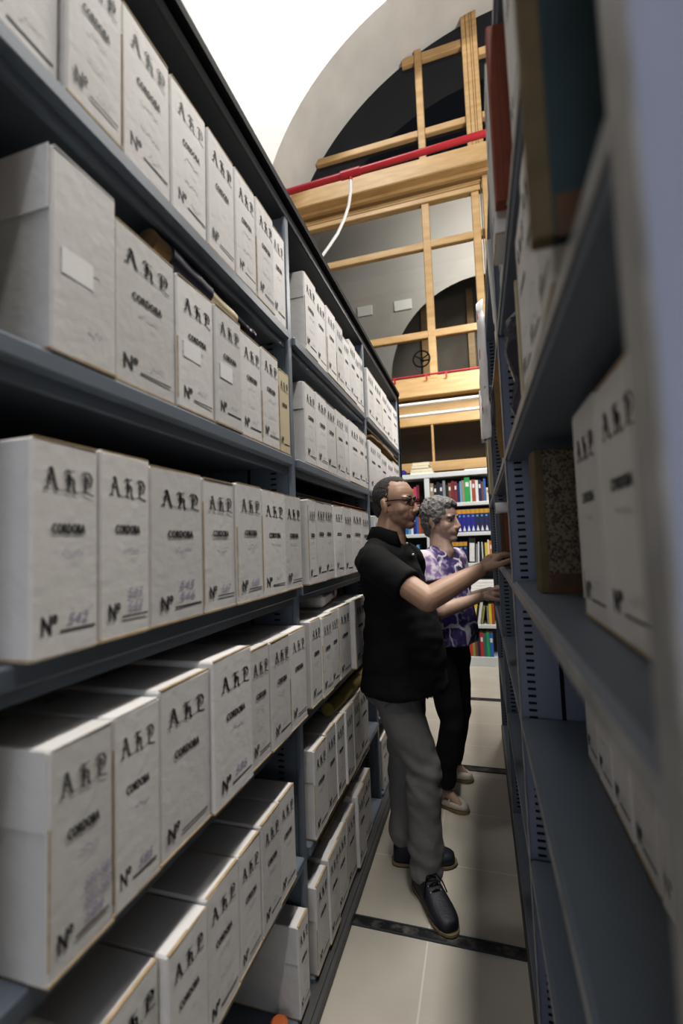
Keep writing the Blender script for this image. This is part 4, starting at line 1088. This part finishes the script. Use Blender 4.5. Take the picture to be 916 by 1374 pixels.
def eyes(parent, T, hair):
    for s in (-1, 1):
        b = MB(); b.ell((.0705, .031 * s, -.001), (.0105, .0125, .0072), T=T); b.ell((.0788, .032 * s, -.001), (.0032, .0052, .0052), 1, T=T)
        b.build('eye', [M['eye_white'], M['iris']], parent, smooth=80)
        b = MB(); b.tube([T @ Vector(p) for p in ((.090, .010 * s, .0215), (.0905, .024 * s, .0275), (.081, .040 * s, .0265), (.070, .048 * s, .020))], [.0028, .0042, .0036, .0018], n=8)
        b.build('eyebrow', hair, parent, smooth=60)

def man():
    P = empty('person', (-.36, 2.0, 0)); 
    tag(P, 'man in black polo and grey trousers with glasses, reaching into the right shelving', 'person')
    P.location = (0, 0, 0)
    yaw = R(-17); TT = frame((-.375, 2.035, 0), yaw)                      # torso frame: +X forward, +Y his left
    H = frame((-.358, 2.05, 1.568), R(-20), R(1))
    Hi = H.inverted()
    shR = TT @ Vector((-.015, -.180, 1.325)); shL = TT @ Vector((0, .18, 1.315))
    elR = Vector((-.198, 1.735, 1.178)); wrR = Vector((-.004, 1.862, 1.276))
    elL = shL + Vector((-.03, .05, -.27)); wrL = elL + Vector((.06, .0, -.23))
    kR, aR = Vector((-.268, 1.93, .47)), Vector((-.283, 1.915, .085)); hR = TT @ Vector((.0, -.092, .80))
    kL, aL = Vector((-.375, 2.10, .43)), Vector((-.395, 2.075, .085)); hL = TT @ Vector((.0, .092, .80))
    b = MB(); head_parts(b, H)
    b.cap(H @ Vector((-.022, 0, -.05)), .056, TT @ Vector((-.03, 0, 1.36)), .064)
    b.cap(H @ Vector((.004, 0, -.08)), .042, TT @ Vector((.005, 0, 1.36)), .056)
    b.cap(TT @ Vector((-.02, 0, 1.36)), .075, TT @ Vector((.01, 0, .9)), .11)
    b.cap(TT @ Vector((-.01, 0, 1.33)), .055, shR, .044); b.cap(TT @ Vector((-.01, 0, 1.33)), .055, shL, .044)
    b.cap(shR, .045, shR.lerp(elR, .5), .050); b.cap(shR.lerp(elR, .5), .050, elR, .047); b.cap(elR, .046, elR.lerp(wrR, .3), .0445); b.cap(elR.lerp(wrR, .3), .0445, wrR, .0285)
    b.cap(shL, .045, elL, .044); b.cap(elL, .043, wrL, .028)
    tips = hand(b, wrR, (.66, .42, .56), (-.45, -.35, .80), 1, curl=(.45, .45, .30), size=1.04)
    hand(b, wrL, (.1, .02, -1), (.2, 1, 0), 1, curl=(.3, .35, .3), size=1.02)
    b.cap(hR, .075, kR, .05); b.cap(kR, .05, aR, .036); b.cap(hL, .075, kL, .05); b.cap(kL, .05, aL, .036)
    b.cap(aR, .036, aR + Vector((.03, -.045, -.045)), .028); b.cap(aL, .036, aL + Vector((.05, .01, -.045)), .028)
    blob('body', b, M['skin_m'], P, .0042, 3, tint=head_tint(Hi, True))
    # hair
    b = MB(); b.ell((-.021, 0, .038), (.0920, .0768, .0878), T=H); b.ell((-.055, 0, -.012), (.054, .060, .060), T=H); b.ell((-.004, 0, .079), (.066, .056, .0470), T=H)
    blob('hair', b, M['hair_dark'], P, .005, 3, disp=lambda p, n_: fold(p, n_, (150, 150, 150), .0024, 3) + fold(p, n_, (70, 70, 70), .0010, 9))
    eyes(P, H, M['hair_dark']); glasses(P, H)
    # ring
    # polo shirt
    b = MB()
    b.ell((-.025, 0, 1.325), (.084, .165, .060), T=TT); b.ell((.004, 0, 1.195), (.122, .178, .17), T=TT); b.ell((-.045, 0, 1.24), (.09, .165, .15), T=TT)
    b.ecyl([(.0, 0, 1.25, .112, .172), (.02, 0, 1.12, .145, .180), (.035, 0, 1.0, .168, .185), (.032, 0, .90, .176, .194), (.020, 0, .765, .184, .204)], T=TT)
    b.cap(TT @ Vector((-.02, -.05, 1.355)), .06, TT @ Vector((-.015, -.165, 1.318)), .072); b.cap(TT @ Vector((-.01, .05, 1.355)), .06, TT @ Vector((-.0, .165, 1.31)), .072)
    b.ell((-.012, 0, 1.362), (.080, .125, .050), T=TT); b.ell((.012, 0, 1.32), (.082, .13, .07), T=TT)
    hemR = shR.lerp(elR, .70); hemL = shL.lerp(elL, .70)
    frustum(b, shR, .074, hemR, .069); frustum(b, shL, .074, hemL, .069)
    b.tube([TT @ Vector((-.035, 0, 1.34)), TT @ Vector((-.028, 0, 1.425))], [.10, .068], n=24)
    for s_ in (-1, 1): b.cap(TT @ Vector((-.045, .03 * s_, 1.385)), .058, TT @ Vector((-.03, .13 * s_, 1.335)), .058)
    def dsp(p, n_):
        q = TT.inverted() @ p
        low = max(0, min(1, (1.3 - q.z) / .4))
        return fold(p, n_, (7, 7, 11), .010 * (.3 + low), 1.3) + fold(p, n_, (16, 16, 30), .0045, 5)
    sh = blob('polo_shirt', b, M['polo'], P, .009, 3, disp=dsp)
    # collar with open neck
    b = MB(); vs = []; fs = []; n = 26
    for i in range(n + 1):
        a = R(28) + (2 * PI - R(56)) * i / n
        for rr, z, ex in ((.066, 1.462 - .03 * max(0, math.cos(a)), 0), (.071, 1.467 - .03 * max(0, math.cos(a)), 0), (.097, 1.410 - .035 * max(0, math.cos(a)), 0)):
            vs.append(TT @ Vector((-.022 + rr * math.cos(a) * 1.04, rr * math.sin(a), z)))
    for i in range(n):
        for j in range(2): fs.append((i * 3 + j, i * 3 + j + 1, i * 3 + j + 4, i * 3 + j + 3))
    b.add(vs, fs); o = b.build('collar', M['polo'], P, smooth=70); m = o.modifiers.new('s', 'SOLIDIFY'); m.thickness = .003
    for f_, z in ((.066, 1.388), (.092, 1.338)):
        b = MB(); b.ell(TT @ Vector((f_ + .008, -.004, z)), (.006, .006, .006), nu=12, nv=8); b.build('button', M['button'], P, smooth=80)
    # trousers
    b = MB()
    b.ell((.02, 0, .80), (.125, .160, .12), T=TT); b.ell((-.02, -.065, .78), (.105, .088, .10), T=TT); b.ell((-.02, .065, .78), (.105, .088, .10), T=TT)
    b.cap(hR, .092, hR.lerp(kR, .55), .088); b.cap(hR.lerp(kR, .55), .088, kR, .073); frustum(b, kR, .074, aR + Vector((.004, -.006, -.02)), .064)
    b.cap(hL, .092, hL.lerp(kL, .55), .088); b.cap(hL.lerp(kL, .55), .088, kL, .073); frustum(b, kL, .074, aL + Vector((.004, 0, .0)), .063)
    def dt(p, n_):
        kn = math.exp(-((p.z - .45) / .13) ** 2) + 1.1 * math.exp(-((p.z - .13) / .09) ** 2) + .7 * math.exp(-((p.z - .72) / .08) ** 2)
        return fold(p + Vector((0, 0, p.x * .5)), n_, (13, 13, 24), .013 * kn, 2) + fold(p, n_, (8, 8, 9), .008, 4)
    tr = blob('trousers', b, M['trouser'], P, .0085, 3, disp=dt)
    pk = MB(); pts = [TT @ Vector((.105, -.125, .795)), TT @ Vector((.08, -.165, .765)), TT @ Vector((.03, -.187, .735))]
    pk.tube(pts, .0035, n=8); pk.build('pocket_seam', M['trouser'], tr, smooth=60)
    sneaker(P, (-.322, 1.962), (-.163, 1.728)); sneaker(P, (-.440, 2.058), (-.172, 2.112))
    # ring on the ring finger
    dd = Vector((.66, .42, .56)).normalized(); nn = Vector((-.45, -.35, .80)); nn = (nn - dd * nn.dot(dd)).normalized(); ss = dd.cross(nn)
    c0 = wrR + dd * .1 + ss * -.0115 - nn * .004
    ax = (dd - nn * .6).normalized(); u = ax.orthogonal().normalized(); w = ax.cross(u)
    b = MB(); b.tube([c0 + (u * math.cos(2 * PI * i / 18) + w * math.sin(2 * PI * i / 18)) * .0105 for i in range(18)], .0018, n=8, closed=True); b.build('ring', M['ring'], P, smooth=70)
man()

def woman():
    P = empty('person'); tag(P, 'woman with short grey hair in purple print blouse, standing behind the man', 'person')
    TT = frame((-.205, 2.56, .02), R(-26)); H = frame((-.198, 2.575, 1.503), R(-25), R(2)); Hi = H.inverted()
    shR = TT @ Vector((-.01, -.158, 1.275)); shL = TT @ Vector((0, .158, 1.272))
    elR = Vector((-.205, 2.325, 1.045)); wrR = Vector((-.012, 2.455, 1.098))
    elL = shL + Vector((.02, .06, -.25)); wrL = elL + Vector((.16, -.06, .06))
    hR = TT @ Vector((0, -.085, .80)); hL = TT @ Vector((0, .085, .80))
    kR, aR = Vector((-.19, 2.50, .45)), Vector((-.255, 2.53, .10)); kL, aL = Vector((-.16, 2.70, .46)), Vector((-.225, 2.83, .10))
    b = MB(); head_parts(b, H, True)
    b.cap(H @ Vector((-.018, 0, -.05)), .048, TT @ Vector((-.01, 0, 1.34)), .052); b.cap(H @ Vector((.012, 0, -.08)), .034, TT @ Vector((.025, 0, 1.31)), .05)
    b.ell((.01, 0, 1.29), (.06, .08, .04), T=TT)
    b.cap(TT @ Vector((-.01, 0, 1.28)), .07, TT @ Vector((.01, 0, .9)), .09)
    b.cap(TT @ Vector((-.01, 0, 1.28)), .05, shR, .048); b.cap(TT @ Vector((-.01, 0, 1.28)), .05, shL, .048)
    b.cap(shR, .047, elR, .040); b.cap(elR, .039, elR.lerp(wrR, .3), .036); b.cap(elR.lerp(wrR, .3), .036, wrR, .024)
    b.cap(shL, .046, elL, .038); b.cap(elL, .037, wrL, .024)
    hand(b, wrR, (.82, .48, .22), (-.15, -.35, .9), 1, curl=(.3, .4, .3), size=.9); hand(b, wrL, (.9, 0, .3), (-.3, 0, 1), -1, curl=(.3, .4, .3), size=.9)
    b.cap(hR, .07, kR, .045); b.cap(kR, .045, aR, .029); b.cap(hL, .07, kL, .045); b.cap(kL, .045, aL, .029)
    for a_, t_ in ((aR, Vector((.085, -.036, -.062))), (aL, Vector((.08, -.012, -.062)))):
        b.cap(a_, .029, a_ + t_ * .45, .025); b.cap(a_ + t_ * .45, .025, a_ + t_, .016); b.cap(a_, .030, a_ + Vector((-.01, .004, -.05)), .026)
    blob('body', b, M['skin_w'], P, .0045, 3, tint=head_tint(Hi, False))
    b = MB(); b.ell((-.024, 0, .048), (.104, .092, .094), T=H); b.ell((-.052, 0, -.0), (.064, .080, .072), T=H); b.ell((.040, 0, .088), (.044, .068, .038), T=H); b.ell((-.06, 0, -.055), (.04, .054, .04), T=H)
    for s in (-1, 1): b.ell((.005, .070 * s, .03), (.035, .018, .045), T=H)
    blob('hair', b, M['hair_grey'], P, .005, 2, disp=lambda p, n_: fold(p, n_, (55, 55, 55), .008, 3) + fold(p, n_, (120, 120, 120), .004, 7))
    eyes(P, H, M['hair_grey'])
    b = MB()
    b.ell((-.012, 0, 1.275), (.074, .142, .05), T=TT)
    for s_ in (-1, 1): b.cap(TT @ Vector((-.02, .045 * s_, 1.305)), .042, TT @ Vector((-.01, .13 * s_, 1.28)), .05)
    for s_ in (-1, 1): b.cap(TT @ Vector((.035, .055 * s_, 1.285)), .035, TT @ Vector((.075, .02 * s_, 1.19)), .04); b.ell((.012, 0, 1.16), (.115, .152, .14), T=TT); b.ell((.05, -.065, 1.13), (.075, .075, .075), T=TT); b.ell((.05, .065, 1.13), (.075, .075, .075), T=TT); b.ell((-.04, 0, 1.2), (.085, .14, .12), T=TT)
    b.ecyl([(.01, 0, 1.2, .11, .15), (.02, 0, 1.06, .122, .152), (.03, 0, .96, .138, .165), (.03, 0, .88, .142, .172), (.025, 0, .832, .140, .175)], T=TT)
    b.cap(TT @ Vector((-.01, -.06, 1.285)), .045, shR, .060); b.cap(TT @ Vector((-.01, .06, 1.285)), .045, shL, .060)
    frustum(b, shR, .062, shR.lerp(elR, .50), .066); frustum(b, shL, .062, shL.lerp(elL, .50), .066)
    def bt(co):
        q = TT.inverted() @ co
        t = max(0, min(1, (abs(q.y) - .095) / .04)) * max(0, min(1, (q.z - 1.10) / .05))
        return (t, t, t)
    blob('blouse', b, M['blouse'], P, .009, 3, disp=lambda p, n_: fold(p, n_, (9, 9, 7), .008, 1) + fold(p, n_, (22, 22, 14), .003, 5), tint=bt)
    b = MB(); b.prism([(-.062, 1.30), (.062, 1.30), (.0, 1.165)], 0, .002, ax=0, T=TT @ Matrix.Translation((.119, 0, 0)))
    b = MB(); b.ell((.0, 0, .83), (.118, .158, .11), T=TT)
    b.cap(hR, .088, kR, .064); frustum(b, kR, .065, aR + Vector((.004, 0, .015)), .058); b.cap(hL, .088, kL, .064); frustum(b, kL, .065, aL + Vector((.004, 0, .015)), .058)
    blob('trousers', b, M['blacktrouser'], P, .009, 3, disp=lambda p, n_: fold(p, n_, (9, 9, 14), .008, 2))
    mary_jane(P, (-.322, 2.566), (-.128, 2.498)); mary_jane(P, (-.300, 2.846), (-.110, 2.818))
woman()
for P, base in ((bpy.data.objects['person'], Vector((-.33, 2.0, 0))), (bpy.data.objects['person.001'], Vector((-.22, 2.67, 0)))):
    P.location = base
    for c in P.children: c.matrix_parent_inverse = Matrix.Translation(-base)

# ------------------------------------------------------------------ lights
def area(name, loc, rot, sx, sy, power, col=(1, 1, 1), spread=180):
    l = bpy.data.lights.new(name, 'AREA'); l.shape = 'RECTANGLE'; l.size = sx; l.size_y = sy; l.energy = power; l.color = col; l.spread = R(spread)
    o = bpy.data.objects.new(name, l); C.objects.link(o); o.location = loc; o.rotation_euler = rot
    return o
W = (1.0, .97, .925)
area('aisle_tube', (.32, 1.5, 5.0), (0, R(3), 0), .14, 4.4, 190, W)
area('aisle_tube_far', (.40, 4.7, 4.2), (0, R(4), 0), .14, 1.0, 42, W)
area('wall_fill', (-1.6, 1.7, 9.2), (R(66), 0, R(6)), 1.6, .5, 165, (1, .985, .96))  # added fill aimed at the upper plaster wall, no fixture there
area('reveal_fill', (2.4, 2.4, 4.6), (R(112), 0, R(48)), 1.0, 1.0, 140, (1, .985, .96))  # added fill to lighten the arch reveal, kept out of view
area('rear_fill', (-.25, -2.4, 1.75), (R(88), 0, R(-2)), 1.0, 1.2, 17, (.70, .80, 1.0))
pl = bpy.data.lights.new('room_beyond', 'AREA'); pl.energy = 90; pl.size = 1.2; pl.color = W
o = bpy.data.objects.new('room_beyond', pl); C.objects.link(o); o.location = (.6, 6.6, 6.9); o.rotation_euler = (R(70), 0, R(10))

w = bpy.data.worlds.new('World'); bpy.context.scene.world = w; w.use_nodes = True
bg = w.node_tree.nodes['Background']; bg.inputs[0].default_value = (.75, .82, 1.0, 1); bg.inputs[1].default_value = .015

# ------------------------------------------------------------------ camera (16 mm, portrait, slightly rolled)
yaw, pit, roll = R(16.64), R(3.88), R(-2.12)
cy, sy, cp, sp = math.cos(yaw), math.sin(yaw), math.cos(pit), math.sin(pit)
f = Vector((-sy * cp, cy * cp, sp)); r_ = Vector((cy, sy, 0)); u = r_.cross(f)
r2 = r_ * math.cos(roll) + u * math.sin(roll); u2 = -r_ * math.sin(roll) + u * math.cos(roll)
cam = bpy.data.cameras.new('Camera'); co = bpy.data.objects.new('Camera', cam); C.objects.link(co)
co.matrix_world = Matrix(((r2.x, u2.x, -f.x, 0), (r2.y, u2.y, -f.y, 0), (r2.z, u2.z, -f.z, 1.4), (0, 0, 0, 1)))
cam.sensor_fit = 'VERTICAL'; cam.sensor_height = 36; cam.lens = 612.67 / 1374 * 36
cam.clip_start = .02; cam.clip_end = 60
cam.dof.use_dof = True; cam.dof.focus_distance = 2.1; cam.dof.aperture_fstop = 2.0
sc = bpy.context.scene; sc.camera = co
sc.view_settings.view_transform = 'Standard'; sc.view_settings.look = 'Medium High Contrast'; sc.view_settings.exposure = 0.0
